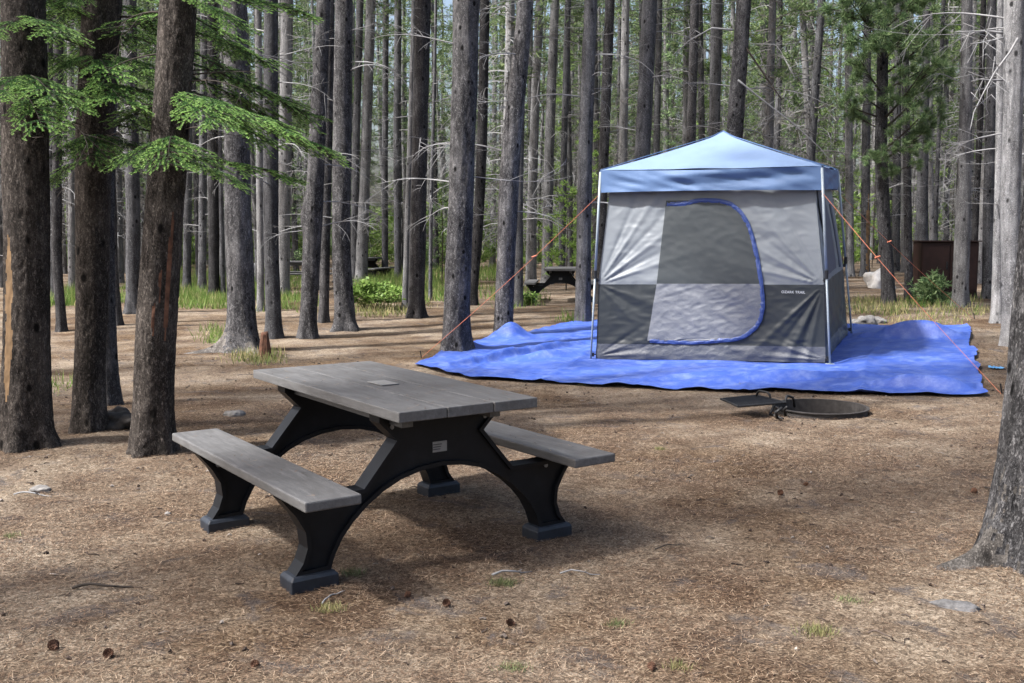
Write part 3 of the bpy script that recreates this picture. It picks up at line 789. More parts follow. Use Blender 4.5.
blob('stone', 856, 324.5, 0.09, 0.08, 0.06, M['stone'], 'small pale stone next to the tent corner', 'stone', 6.0)
blob('stone', 876, 322.5, 0.15, 0.1, 0.07, M['stone'], 'flat grey stone right of the larger stone behind the tarp', 'stone', 7.5)
blob('stone', 955, 605, 0.095, 0.05, 0.03, M['stone_grey'], 'half-buried flat stone in front of the right foreground trunk', 'stone', 12.0, 0.7, rot=-0.4)
blob('stone', 117, 428, 0.20, 0.16, 0.115, M['stone_dark'], 'dark mossy stone wedged between two left trunks', 'stone', 14.0, rough=0.6)
blob('stone', 40, 493, 0.06, 0.04, 0.03, M['stone'], 'small grey stone on the needles at far left', 'stone', 15.5)
blob('stone', 168, 516, 0.018, 0.015, 0.013, M['stone'], 'pale pebble on sunny needles left of the near bench', 'stone', 16.5)
blob('stone', 235, 416, 0.09, 0.07, 0.035, M['stone'], 'flat grey stone on the litter behind the near table', 'stone', 17.5)
p = on_ground(265, 358)
sm = MB(); vs = []; NSG = 20
for i, (h, r_) in enumerate(((-0.05, 0.11), (0.05, 0.085), (0.18, 0.07), (0.33, 0.05))):
    for k in range(NSG):
        a = 2 * math.pi * k / NSG; rr = r_ * (1 + 0.2 * noise.noise(Vector((math.cos(a) * 2, math.sin(a) * 2, h * 4))))
        vs.append((rr * math.cos(a), rr * math.sin(a), h + (0.10 * noise.noise(Vector((math.cos(a) * 3, math.sin(a) * 3, 8))) if i == 3 else 0)))
sm.add(vs, [(i * NSG + k, i * NSG + (k + 1) % NSG, (i + 1) * NSG + (k + 1) % NSG, (i + 1) * NSG + k) for i in range(3) for k in range(NSG)] + [tuple(3 * NSG + k for k in range(NSG))])
tag(sm.build('tree_stump', M['scar_red'], loc=p, smooth=False), 'short broken reddish stump beside the flared grey trunk', 'stump')

def cone_mesh():
    mb = MB()
    for r_ in range(9):
        z = 0.006 * r_; rad = 0.020 * math.sin(math.pi * (r_ + 1.2) / 10.5)
        for k in range(8):
            a = 2 * math.pi * (k + 0.5 * (r_ % 2)) / 8; c = Vector((math.cos(a), math.sin(a), 0)); tn = Vector((-math.sin(a), math.cos(a), 0))
            mb.add([c * rad * 0.3 + Vector((0, 0, z)), c * rad + tn * rad * .42 + Vector((0, 0, z + .004)), c * rad * 1.25 + Vector((0, 0, z + .009)), c * rad - tn * rad * .42 + Vector((0, 0, z + .004))], [(0, 1, 2, 3), (3, 2, 1, 0)] if False else [(0, 1, 2, 3)])
    mb.tube([(0, 0, 0), (0, 0, 0.05)], 0.008, 6)
    return mb.mesh('pine_cone', M['cone'])
cm = cone_mesh()
CONES = [(57, 652, 1.5, 'reddish pine cone at the lower left corner of the clearing'), (109, 656, 1.3, 'dark pine cone right of the reddish one at lower left'),
         (446, 603, 1.2, 'brown pine cone lying in front of the near table arch'), (405, 598, 1.0, 'greyish pine cone just left of another cone before the table'),
         (515, 624, 1.1, 'dark pine cone below the pale stick in front of the table'), (781, 493, 1.3, 'reddish pine cone on open needles right of the table'),
         (803, 486, 1.0, 'small dark pine cone behind the reddish cone in the open'), (971, 494, 1.3, 'dark pine cone near the right foreground trunk'),
         (258, 664, 1.1, 'dark pine cone near the bottom edge left of the table'), (652, 669, 1.1, 'dark pine cone near the bottom edge right of the table')]
for px, py, sc, lab in CONES:
    p = on_ground(px, py); o = link('pine_cone', cm, None, (p.x, p.y, p.z + 0.009 * sc)); o.scale = (sc * 0.62,) * 3
    o.rotation_euler = (R(80), R(random.uniform(-20, 20)), random.uniform(0, 6.28)); tag(o, lab, 'pine cone', 'pine cones on the ground')
def stick(px1, py1, px2, py2, r0, mat, lab):
    a, b = on_ground(px1, py1), on_ground(px2, py2); mb = MB(); pts = []
    for k in range(9):
        u = k / 8; p = a.lerp(b, u); p.z = floor_z(p.x, p.y) + 0.012 + 0.012 * math.sin(u * 5); p += Vector((0.02 * noise.noise(Vector((u * 3, px1, 0))), 0.03 * noise.noise(Vector((u * 3, py1, 5))), 0)); pts.append(p - a)
    mb.tube(pts, [r0 * (1 - 0.06 * k) for k in range(9)], 6)
    m_ = pts[5]; mb.tube([m_, m_ + (pts[8] - pts[4]).cross(Vector((0, 0, 1))) * 0.35 + Vector((0, 0, .02))], [r0 * .6, r0 * .3], 5)
    tag(mb.build('stick', mat, loc=a, smooth=True), lab, 'stick', 'sticks on the ground')
stick(492, 577, 532, 571, 0.006, M['twig'], 'pale thin stick on the needles before the right table foot')
stick(72, 590, 142, 587, 0.007, M['twig_dark'], 'dark forked stick on the needles at lower left')
stick(14, 497, 52, 498, 0.006, M['twig'], 'pale bent stick near the far left trunk')
stick(322, 605, 345, 590, 0.004, M['twig'], 'short pale twig beside the near table foot')
stick(868, 636, 905, 645, 0.004, M['bits'], 'thin grey twig at the lower right')
stick(560, 575, 600, 574, 0.004, M['twig'], 'thin twig right of the near table foot')
stick(985, 489, 1003, 500, 0.006, M['twig_dark'], 'dark stick lying behind the right foreground trunk')
stick(655, 552, 690, 546, 0.004, M['twig_dark'], 'fine dark twig on the pale open patch')
# blue scrap at right
p = on_ground(997, 369.5); mb = MB(); vs = []
for j in range(7):
    for i in range(9):
        vs.append(((i / 8 - .5) * 0.15, (j / 6 - .5) * 0.12, 0.01 + 0.035 * abs(noise.noise(Vector((i * .5, j * .6, 3))))))
mb.add(vs, [(j * 9 + i, j * 9 + i + 1, (j + 1) * 9 + i + 1, (j + 1) * 9 + i) for j in range(6) for i in range(8)])
tag(mb.build('plastic_scrap', M['blue_scrap'], loc=p, smooth=True), 'small blue plastic scrap on the ground right of the tarp', 'scrap')

# food locker between the right trunks
lp = on_ground(948, 299); lk = thing('food_locker', 'dark brown steel food locker behind the right-hand trunks', 'locker', lp, R(-6))
lk.scale = (0.76, 0.9, 1.0)
mb = MB(); mb.box((0, 0.35, 0.64), (1.52, 0.70, 1.06)); bevel(mb.build('cabinet', M['brown_paint'], lk), 0.02)
mb = MB(); mb.box((0, 0.33, 1.185), (1.60, 0.80, 0.025)); mb.build('lid', M['brown_paint'], lk)
for s in (-1, 1):
    mb = MB(); mb.box((s * 0.37, -0.014, 0.64), (0.70, 0.02, 0.94)); dr = bevel(mb.build('door', M['brown_paint'], lk), 0.008)
    mb = MB(); mb.box((s * 0.08, -0.035, 0.68), (0.035, 0.025, 0.16)); mb.build('latch', M['black_iron'], dr)
    for yv in (0.06, 0.64):
        mb = MB(); mb.box((s * 0.66, yv, 0.04), (0.08, 0.08, 0.15)); mb.build('leg', M['brown_paint'], lk)

# ------------------------------------------------------------------ trees
def dead_branch(seed, L=1.3, big=True):
    rnd = random.Random(seed); mb = MB()
    def go(p, d, length, r0, depth):
        n = 8 if depth == 0 else 5; pts = [p.copy()]; q = p.copy(); dd = d.copy()
        curl = Vector((rnd.uniform(-.3, .3), rnd.uniform(-.5, .5), rnd.uniform(-.95, -.25)))
        for k in range(n):
            dd = (dd + curl * (0.06 + 0.30 * (k / n) ** 1.5) + Vector((rnd.uniform(-.1, .1), rnd.uniform(-.1, .1), rnd.uniform(-.06, .06)))).normalized()
            q = q + dd * (length / n); pts.append(q.copy())
        mb.tube(pts, [max(0.0022, r0 * (1 - 0.8 * k / n)) for k in range(n + 1)], 5 if depth == 0 else 3, cap=False)
        if depth < 2:
            for _ in range(rnd.randint(3, 6) if depth == 0 else rnd.randint(1, 3)):
                k = rnd.randint(2, n - 1); t = (pts[k + 1] - pts[k]).normalized() if k < n else dd
                side = t.cross(rnd_dir(rnd)).normalized()
                go(pts[k], (t * 0.75 + side * 0.8).normalized(), length * rnd.uniform(.22, .48), r0 * 0.45, depth + 1)
    go(Vector((0, 0, 0)), Vector((1, 0, rnd.uniform(-.05, .4))).normalized(), L, 0.013, 0)
    return mb
def rnd_dir(rnd):
    v = Vector((rnd.gauss(0, 1), rnd.gauss(0, 1), rnd.gauss(0, 1))); return v.normalized()
BRANCH = [dead_branch(s, 0.8 + 0.09 * s).mesh('branch', M['twig'], True) for s in range(10)]
BRANCH_DARK = [dead_branch(40 + s, 0.9 + 0.1 * s).mesh('branch', M['twig_dark'], True) for s in range(6)]

def crown_arrays(rng, z0, z1, rmax, nb, pts_per, per, ln, wd):
    """needle triangles of a conifer crown whose axis is +z"""
    C = []; D = []; limbs = []
    for b in range(nb):
        u = (b + rng.random()) / nb; z = z0 + (z1 - z0) * u
        prof = (0.35 + 0.65 * min(1, u / 0.25)) * (1 - 0.85 * max(0, u - 0.25) / 0.75)
        Lb = rmax * prof * rng.uniform(0.55, 1.15); a = rng.uniform(0, 2 * math.pi); rise = rng.uniform(-0.25, 0.35)
        tip = np.array([Lb * math.cos(a), Lb * math.sin(a), z + rise * Lb]); base = np.array([0, 0, z])
        limbs.append((base, tip))
        m = max(2, int(pts_per * (0.4 + Lb / rmax)))
        t = rng.uniform(0.35, 1.05, m)[:, None]
        c = base + (tip - base) * t + rng.normal(0, 0.10 * Lb + 0.04, (m, 3)) * np.array([1, 1, .6])
        out = unit(tip - base + np.array([0, 0, 0.25 * Lb]))
        cc = np.repeat(c, per, 0) + rng.normal(0, ln * 0.25, (m * per, 3)); dd = unit(out + rng.normal(0, 0.9, (m * per, 3)))
        C.append(cc); D.append(dd)
    C = np.concatenate(C); D = np.concatenate(D)
    return needle_tris(C, D, rng.uniform(ln * .6, ln * 1.2, len(C)), wd), limbs
def crown_mesh(seed, z0, z1, rmax, nb=46, pts_per=11, per=11, ln=0.17, wd=0.03, dead_from=None, ndead=0, mat='pine_mass', deadL=1.0, twig='twig'):
    rng = np.random.default_rng(seed); A, limbs = crown_arrays(rng, z0, z1, rmax, nb, pts_per, per, ln, wd)
    mb = MB(); mb.tris(A, 0)
    for a, b in limbs:
        m = (a + b) / 2 + np.array([0, 0, -0.05]); mb.tube([a, m, b], [0.02, 0.014, 0.005], 3, 1, False)
    rnd = random.Random(seed)
    for k in range(ndead):
        z = rnd.uniform(dead_from, z0 + 1.5); a = rnd.uniform(0, 6.283); L = rnd.uniform(.4, 1.0) * deadL
        pts = []; 
        dr = rnd.uniform(.25, 1.0); bend = rnd.uniform(-.5, .5)
        for i in range(6):
            u = i / 5; aa = a + bend * u * u; pts.append((L * u * math.cos(aa), L * u * math.sin(aa), z + L * (0.25 * u - dr * u * u)))
        mb.tube(pts, [0.013, .011, .009, .008, .006, .004], 3, 1, False)
        for _ in range(2):
            i = rnd.randint(2, 4); p = Vector(pts[i]); q = p + rnd_dir(rnd) * L * .35; r2 = q + Vector((rnd.uniform(-.1, .1), rnd.uniform(-.1, .1), -.14 * L))
            mb.tube([p, q, r2], [0.007, .005, .003], 3, 1, False)
    return mb.mesh('crown', [M[mat], M[twig]])
CROWN = [crown_mesh(100 + k, 9.0 - 0.5 * (k % 3), 17.5, 1.25 + 0.15 * (k % 3)) for k in range(4)]
CROWN_H = 17.5

def trunk_mesh(pts, H, mats, seg=16, nz=60, flare=0.5, rough=0.06, scar=None, roots=(), seed=0.0, lobes=5, burls=(), butts=()):
    """pts: local (x, z, r) from the base up"""
    zs = [p[1] for p in pts]; xs = [p[0] for p in pts]; rs = [p[2] for p in pts]
    slope = (xs[-1] - xs[0]) / max(0.5, zs[-1] - zs[0])
    zs += [zs[-1] + 2.5, max(zs[-1] + 5, H)]; xs += [xs[-1] + slope * 1.6, xs[-1] + slope * 2.2]; rs += [rs[-1] * 0.93, 0.03]
    zt = zs[-1]; z = np.concatenate([np.linspace(-0.12, 0.8, nz // 4, endpoint=False), np.linspace(0.8, zs[-3] + 0.5, nz // 2, endpoint=False), np.linspace(zs[-3] + 0.5, zt, nz // 4)])
    zf = np.linspace(-0.3, zt, 600); k = np.ones(25) / 25
    xf = np.convolve(np.pad(np.interp(zf, zs, xs), 12, 'edge'), k, 'valid'); rf = np.convolve(np.pad(np.interp(zf, zs, rs), 12, 'edge'), k, 'valid')
    mb = MB(); vs = []; mi = []
    ph = seed * 3.7
    for zi in z:
        cx = np.interp(zi, zf, xf); r0 = np.interp(zi, zf, rf)
        cy = 0.05 * noise.noise(Vector((zi * 0.35, seed, 0))) * min(1, max(0, zi))
        fl_ = math.exp(-max(0, zi) / 0.16)
        for q in range(seg):
            a = 2 * math.pi * q / seg
            r_ = r0 * (1 + flare * fl_ * (0.65 + 0.5 * math.sin(a * lobes + ph) + 0.3 * noise.noise(Vector((math.cos(a) * 1.7, math.sin(a) * 1.7, seed)))))
            if rough:
                r_ += r0 * rough * (noise.noise(Vector((math.cos(a) * 2 + seed, math.sin(a) * 2, zi * 1.2))))
                if seg > 24:
                    r_ += 0.006 * (1 - 2 * abs(noise.noise(Vector((math.cos(a) * r0 * 34 + seed, math.sin(a) * r0 * 34, zi * 11)))))
            for (bz, ba, bs) in burls:
                dl = (a - ba + math.pi) % (2 * math.pi) - math.pi
                r_ += bs * math.exp(-((zi - bz) / 0.22) ** 2 - (dl / 0.8) ** 2)
            for (ba, bl, bw) in butts:
                dl = (a - ba + math.pi) % (2 * math.pi) - math.pi; zz = max(0, zi)
                wgt = math.exp(-(dl / (bw * (1 + 1.5 * zz))) ** 2)
                r_ += bl * wgt * (0.42 * math.exp(-zz / 0.16) + 0.58 * math.exp(-zz / 0.045)) * (1 + 0.15 * noise.noise(Vector((a * 5, zi * 9, 2))))
            vs.append((cx + r_ * math.cos(a), cy + r_ * math.sin(a), zi))
    nzv = len(z); fs = [(i * seg + q, i * seg + (q + 1) % seg, (i + 1) * seg + (q + 1) % seg, (i + 1) * seg + q) for i in range(nzv - 1) for q in range(seg)]
    mb.add(vs, fs)
    if butts:
        for n_, f_ in enumerate(fs):
            i, q = divmod(n_, seg); a = 2 * math.pi * (q + .5) / seg; zi = max(0, z[i])
            w_ = max((math.exp(-(((a - ba + math.pi) % (2 * math.pi) - math.pi) / (bw * 1.5 * (1 + 1.5 * zi))) ** 2) * bl for ba, bl, bw in butts))
            if w_ * math.exp(-zi / 0.22) > 0.115 + 0.16 * noise.noise(Vector((a * 14, zi * 22, seed))): mb.m[n_] = len(mats) - 1
    if scar:
        for n_, f_ in enumerate(fs):
            i, q = divmod(n_, seg); a = 2 * math.pi * (q + .5) / seg; zi = z[i]
            for (a0, wa, z0, z1, idx) in scar:
                dl = abs((a - a0 + math.pi) % (2 * math.pi) - math.pi); u = (zi - z0) / (z1 - z0)
                if 0 < u < 1 and dl < wa * (math.sin(math.pi * u) ** 0.4) * (1 + 0.7 * noise.noise(Vector((zi * 7, a * 4, seed + idx)))): mb.m[n_] = idx
    for rp in roots:
        n_ = len(rp); mb.tube([p for p, _ in rp], [r_ for _, r_ in rp], 10, 0 if len(mats) < 2 else len(mats) - 1)
    return mb.mesh('trunk', mats, True)

BARKS = {'d': 'bark_dark', 'k': 'bark_dusk', 'r': 'bark_rough', 'g': 'bark_grey', 'p': 'bark_pale'}
occupied = []
def tree(name, label, base, pts, kind, cat='tree', crown=True, branches=6, seg=18, nz=64, flare=0.45, depth=None, scar=None, roots=(), zlo=1.6, extra_mats=(), H=None, burls=(), butts=(), lobes=5, dark_br=False, group=None):
    """base: (px, py) where the trunk meets the floor; pts: [(px, py, width px)...] up the trunk"""
    if depth is None: P = on_ground(*base)
    else:
        P = at_depth(base[0], base[1], depth); P.z = floor_z(P.x, P.y)
    seed = (base[0] * 0.173) % 10
    if kind == 'd' and P.y > 9.6: kind = 'k'
    lp = []
    for (px, py, w) in pts:
        q = at_depth(px, py, P.y); sc = P.y / F / math.cos(PITCH); lp.append((q.x - P.x, q.z - P.z, w * sc / 2))
    lp.sort(key=lambda a: a[1])
    if lp[0][1] > 0.05: lp.insert(0, (0.0, 0.0, lp[0][2] * 1.04))
    H = H or random.uniform(16, 19)
    t = thing(name, label, cat, P, 0, group)
    occupied.append((P.x, P.y))
    lroots = [[(Vector(p) - P, r_) for p, r_ in rp] for rp in roots]
    link('trunk', trunk_mesh(lp, H, [M[BARKS[kind]]] + [M[m] for m in extra_mats], seg, nz, flare, 0.07, scar, lroots, seed, lobes, burls, butts), t)
    zs = [a[1] for a in lp]; xs = [a[0] for a in lp]; rs = [a[2] for a in lp]
    if crown:
        slope = (xs[-1] - xs[0]) / max(0.5, zs[-1] - zs[0])
        c = link('crown', random.choice(CROWN), t, (xs[-1] + slope * 2.0, 0, H - CROWN_H + random.uniform(0, .8)), random.uniform(0, 6.28))
    for k in range(int(branches * 1.35)):
        zb = random.uniform(zlo, zs[-1] + 0.3)
        a = random.choice((0, math.pi)) + random.gauss(0, 0.8)
        o = link('branch', random.choice(BRANCH_DARK if dark_br else BRANCH), t, (float(np.interp(zb, zs, xs)) + 0.7 * float(np.interp(zb, zs, rs)) * math.cos(a), 0.7 * float(np.interp(zb, zs, rs)) * math.sin(a), zb), a)
        s = random.uniform(0.6, 1.15) * (0.75 if P.y < 12 else 1); o.scale = (s, s, s * random.choice((1, 1, -0.5)))
    return t
PI = math.pi
# --- near-left firs
t1 = tree('fir_tree', 'thick dark trunk at the far left with a long tan bark scar', (24, 446), [(25, 440, 50), (27, 380, 43), (28, 300, 40), (25, 150, 42), (24, 0, 38)], 'd', seg=84, nz=300, flare=0.5, branches=7,
          scar=[(PI * 1.35, 0.22, 0.35, 1.55, 1)], extra_mats=('scar_tan',), dark_br=True, zlo=2.2)
t2 = tree('fir_tree', 'dark straight trunk second from the left behind the mossy stone', (88, 431), [(88, 425, 30), (90, 320, 29), (93, 150, 33), (103, 0, 36)], 'd', seg=72, nz=280, flare=0.3, branches=7, dark_br=True, zlo=2.2)
t2b = tree('pine_tree', 'dark leaning trunk partly hidden right behind the second trunk', (109, 404), [(109, 400, 20), (106, 320, 18), (104, 200, 19), (108, 0, 20)], 'd', seg=48, nz=160, flare=0.35, branches=2, dark_br=True, zlo=2.2)
t3 = tree('fir_tree', 'dark trunk with reddish stripped bark just left of the near bench', (152, 452), [(152, 445, 41), (155, 380, 37), (159, 300, 38), (170, 150, 34), (180, 0, 34)], 'd', seg=84, nz=300, flare=0.28, branches=7,
          scar=[(PI * 1.75, 0.11, 0.8, 1.7, 1), (PI * 1.62, 0.05, 1.05, 1.35, 1), (PI * 1.55, 0.06, 0.75, 1.1, 1)], extra_mats=('scar_red',), dark_br=True, zlo=2.2)
tree('pine_tree', 'grey trunk with long pale flared root behind the near table', (242, 351), [(242, 345, 31), (241, 300, 26), (238, 200, 25), (236, 60, 23), (235, 0, 22)], 'r', seg=60, nz=200, flare=0.35, branches=4, butts=((PI * 1.12, 0.62, 0.20), (PI * 1.75, 0.28, 0.25), (PI * 1.4, 0.12, 0.3)), extra_mats=('root',), zlo=3)
tree('pine_tree', 'slim grey trunk just right of the flared-root trunk', (274, 338), [(274, 330, 15.5), (271, 250, 14.5), (270, 150, 15), (271, 0, 13.5)], 'g', branches=7)
tree('pine_tree', 'slender sunlit whitish trunk hard left of a darker slim trunk', (260.5, 311), [(260.5, 300, 7), (259.5, 150, 7), (258, 0, 6.5)], 'p', branches=5)
tree('pine_tree', 'pale slim trunk standing at the left end of the distant bench', (284, 297), [(284, 290, 11), (285, 150, 12), (287, 0, 12)], 'p', branches=7)
tree('pine_tree', 'dark trunk with a swollen burl at mid height, left of the pair', (307, 338), [(307, 332, 16), (311, 270, 17), (312, 238, 18), (317, 150, 16), (324, 0, 13)], 'r', branches=6, burls=((2.0, PI * .95, 0.07),), seg=32, nz=100)
tree('pine_tree', 'thin dark trunk between the burled trunk and the wide-footed one', (324, 322), [(324, 316, 10), (326, 200, 10), (329, 80, 9.5), (330, 0, 9)], 'r', branches=6)
tree('pine_tree', 'dark rough trunk with a split wide foot near the leafy shrub', (345, 330), [(345, 322, 20), (341, 250, 17.5), (342, 150, 18), (344, 0, 16.5)], 'r', branches=7, seg=40, nz=140, flare=0.7, lobes=4)
tree('pine_tree', 'thin dark trunk touching the left side of a pale trunk', (354, 287), [(354, 280, 7), (356, 150, 7.5), (360, 0, 7)], 'g', branches=7)
tree('pine_tree', 'pale leaning trunk behind the bright leafy shrub', (361, 287), [(361, 280, 13), (365, 170, 10), (371, 0, 9.5)], 'p', branches=8)
tree('pine_tree', 'far narrow trunk beside the tiny distant picnic table', (385, 282), [(385, 270, 6.5), (385, 150, 6), (386, 0, 6)], 'g', branches=7)
tree('pine_tree', 'far grey trunk left of the thin pale one by the dark straight trunk', (398, 283), [(398, 270, 7), (397, 150, 7.5), (398, 0, 7)], 'g', branches=7)
tree('pine_tree', 'thin whitish trunk leaning along the left of the dark straight trunk', (405, 309), [(405, 300, 6), (408, 200, 5.5), (412, 90, 5.5), (414, 0, 5)], 'p', branches=5)
tree('pine_tree', 'dark straight trunk alone between the shrub and the tarp', (416, 317), [(416, 310, 16), (418, 230, 15.5), (420, 120, 15), (423, 0, 15)], 'd', branches=5, seg=40, nz=140, flare=0.5)
tree('pine_tree', 'thin young stem right of the dark straight trunk', (430.5, 301), [(430.5, 295, 4), (431, 200, 3.6), (434, 100, 3.2), (436, 0, 3)], 'g', branches=4, crown=False, H=10)
tree('pine_tree', 'thick rough scaly trunk at the left tip of the tarp', (456, 352), [(456, 345, 28), (457, 300, 25.5), (461, 200, 24), (464, 100, 24), (467, 0, 25)], 'r', seg=72, nz=260, flare=0.4, branches=6)
tree('pine_tree', 'dark leaning trunk close behind the thick scaly trunk', (472, 305), [(472, 300, 10), (478, 230, 10), (482, 150, 10), (485, 0, 9.5)], 'd', branches=6)
tree('pine_tree', 'tall leaning trunk rising from the back edge of the tarp', (503, 338), [(503, 330, 18), (506, 260, 18), (510, 160, 19), (518, 80, 17), (526, 0, 14.5)], 'r', seg=44, nz=160, flare=0.2, branches=7)
tree('pine_tree', 'slim trunk just right of the tall leaning trunk by the tarp', (518.5, 306), [(518.5, 300, 9), (519, 200, 8), (521, 100, 7.5), (524, 0, 7)], 'g', branches=7)
tree('pine_tree', 'pale sunlit trunk at the left end of the half hidden black table', (531, 287), [(531, 280, 11), (532, 200, 9.5), (536, 80, 8.5), (540, 0, 8)], 'p', branches=8)
tree('pine_tree', 'pale mottled trunk directly behind the half hidden black table', (547, 285), [(547, 270, 11), (549, 150, 9.5), (555, 0, 8.5)], 'p', branches=8)
tree('pine_tree', 'thin dark trunk behind the right half of the black table', (562, 284), [(562, 270, 7), (564, 150, 6.5), (568, 0, 6)], 'g', branches=8)
tree('pine_tree', 'grey upright trunk close to the left pole of the tent', (583, 322), [(583, 315, 15.5), (584, 230, 14), (586, 120, 13.5), (591, 0, 12)], 'g', seg=36, nz=130, branches=9, flare=0.25)
tree('pine_tree', 'dark trunk rising behind the left corner of the canopy', (600, 300), [(600, 260, 10), (604, 150, 10), (610, 0, 9.5)], 'd', depth=23, branches=8)
tree('pine_tree', 'grey trunk standing up behind the left slope of the canopy', (637, 300), [(637, 250, 16), (643, 140, 15), (650, 0, 14)], 'g', seg=30, depth=20, branches=9)
tree('pine_tree', 'slim dark trunk above the canopy left of its peak', (689, 300), [(689, 250, 9), (691, 140, 9), (695, 0, 8.5)], 'd', depth=25, branches=8)
tree('pine_tree', 'grey trunk behind the bright gap of sky left of the canopy peak', (712, 290), [(712, 250, 11), (714, 140, 11), (717, 0, 11)], 'g', depth=30, branches=8)
t29 = tree('pine_tree', 'smooth dark leaning trunk right behind the canopy peak', (722, 310), [(722, 260, 17), (735, 130, 15.5), (744, 0, 13.5)], 'r', seg=30, depth=19, branches=9)
t30 = tree('pine_tree', 'dark pine with green lower boughs right of the tent', (889, 304), [(889, 296, 12.5), (884, 220, 12), (881, 150, 11.5), (882, 70, 10), (884, 0, 9)], 'd', seg=28, branches=3, flare=0.35)
t31 = tree('pine_tree', 'pale sunlit trunk before the right end of the brown locker', (960, 307), [(960, 300, 15), (963, 200, 13.5), (966, 100, 11), (967, 0, 9.5)], 'p', seg=32, nz=120, branches=9)
t32 = tree('pine_tree', 'big pale knotty trunk half covered by the right foreground trunk', (1010, 345), [(1011, 330, 17), (1011, 200, 17), (1013, 100, 17.5), (1014, 0, 18)], 'p', seg=48, nz=180, branches=6, flare=0.3)
tree('pine_tree', 'narrow pale trunk hugging the left side of the big knotty trunk', (997, 323), [(997, 315, 11), (998, 240, 9), (1000, 150, 7), (1001, 0, 6)], 'p', seg=24, branches=4)
t34 = tree('fir_tree', 'rough dark trunk cut by the right edge, with a pale root', (1031, 560), [(1031, 545, 86), (1036, 500, 78), (1041, 420, 72), (1050, 320, 70), (1060, 220, 70), (1075, 60, 66)], 'r', seg=110, nz=420, flare=0.30, branches=0, butts=((PI * 1.08, 0.33, 0.20), (PI * 1.42, 0.12, 0.3), (PI * 1.7, 0.2, 0.25)), extra_mats=('root',))
tree('pine_tree', 'grey trunk in front of the left part of the brown locker', (921, 294), [(921, 285, 15), (922, 200, 11), (925, 100, 8), (927, 0, 7)], 'g', branches=8)
tree('pine_tree', 'thin dark trunk marking the left edge of the brown locker', (909, 299), [(909, 290, 8), (908, 200, 7.5), (906, 100, 7), (905, 0, 6.5)], 'd', branches=6)
tree('pine_tree', 'dark trunk between the brown locker and the narrow pale trunk', (988, 299), [(988, 290, 11), (989, 200, 10), (990, 100, 9), (992, 0, 8)], 'g', branches=8)
tree('pine_tree', 'thin grey pole of a trunk in front of the locker middle', (935, 296), [(935, 285, 4.5), (936, 200, 4), (940, 100, 4)], 'g', branches=4, crown=False, H=11)
tree('pine_tree', 'thin dark trunk over the right door of the brown locker', (973, 298), [(973, 280, 6), (976, 200, 6), (981, 100, 5.5), (984, 0, 5)], 'd', branches=6)
tree('pine_tree', 'pale slim trunk at the right rear corner of the tent', (850, 277), [(850, 265, 8), (849, 150, 7.5), (848, 0, 7)], 'p', branches=9)
tree('pine_tree', 'slim trunk with an orange bare foot beside the clearing', (865, 277), [(865, 265, 9), (866, 150, 8), (868, 0, 7)], 'g', branches=9, scar=[(PI * 1.6, 0.5, 0.1, 2.4, 1)], extra_mats=('scar_tan',))
tree('pine_tree', 'grey trunk behind the white boulder', (896, 272), [(896, 262, 8), (897, 150, 7.5), (899, 0, 7)], 'g', branches=8)
tree('pine_tree', 'pale trunk right of the white boulder at the clearing edge', (904, 273), [(904, 262, 6), (904, 150, 6), (905, 0, 5.5)], 'p', branches=7)
tree('pine_tree', 'thin trunk just left of the second dark trunk, on sunlit grass', (62, 331), [(62, 322, 9), (56, 260, 9.5), (57, 170, 9), (60, 0, 8)], 'd', branches=5, seg=24)
tree('pine_tree', 'leaning dark trunk seen right of the second dark trunk', (116, 325), [(116, 318, 11), (112, 270, 10.5), (110, 170, 10), (112, 0, 9)], 'd', branches=5, seg=24)
tree('pine_tree', 'grey knotty trunk between the second trunk and the red-scarred trunk', (133, 313), [(133, 306, 14), (133, 200, 13), (131, 80, 12), (130, 0, 11.5)], 'g', branches=6, seg=30)
tree('pine_tree', 'far pale trunk left of the second dark trunk', (72, 292), [(72, 280, 7), (71, 150, 6.5), (70, 0, 6)], 'p', branches=6)
tree('pine_tree', 'far grey trunk right of the red-scarred trunk', (187, 289), [(187, 278, 8), (188, 150, 7.5), (190, 0, 7)], 'g', branches=7)
tree('pine_tree', 'far trunk with a whitish side on the grass strip', (202, 291), [(202, 280, 8), (203, 150, 7.5), (205, 0, 7)], 'g', branches=7)
tree('pine_tree', 'dark slim trunk on the grass left of the flared-root trunk', (214, 297), [(214, 285, 10.5), (213, 150, 10), (212, 0, 9)], 'd', branches=7)
tree('pine_tree', 'thin stem leaning beside the dark slim trunk on the grass', (223, 297), [(223, 285, 5), (221, 200, 4.5), (219, 100, 4)], 'g', branches=4, crown=False, H=11)

# fallen-looking long bare branches
def long_branch(t, px_list, Y, r0, mat):
    pts = [at_depth(px, py, Y) - t.location for px, py in px_list]; sm_ = []
    for i in range(len(pts) - 1):
        for k in range(4): sm_.append(pts[i].lerp(pts[i + 1], k / 4) + Vector((0, 0.02 * noise.noise(Vector((i, k, 1))), 0.015 * noise.noise(Vector((i * 2.0, k, 4))))))
    sm_.append(pts[-1]); mb = MB(); n = len(sm_); mb.tube(sm_, [r0 * (1 - .7 * i / n) for i in range(n)], 6)
    rnd = random.Random(int(px_list[0][0]))
    for _ in range(7):
        i = rnd.randint(3, n - 2); q = sm_[i] + rnd_dir(rnd) * 0.30; mb.tube([sm_[i], q, q + rnd_dir(rnd) * .2 - Vector((0, 0, .08))], [r0 * .35, r0 * .25, r0 * .12], 4)
    mb.build('branch', mat, t, smooth=True)
long_branch(t29, [(738, 80), (760, 98), (795, 125), (820, 148), (836, 168)], 18.6, 0.017, M['twig'])
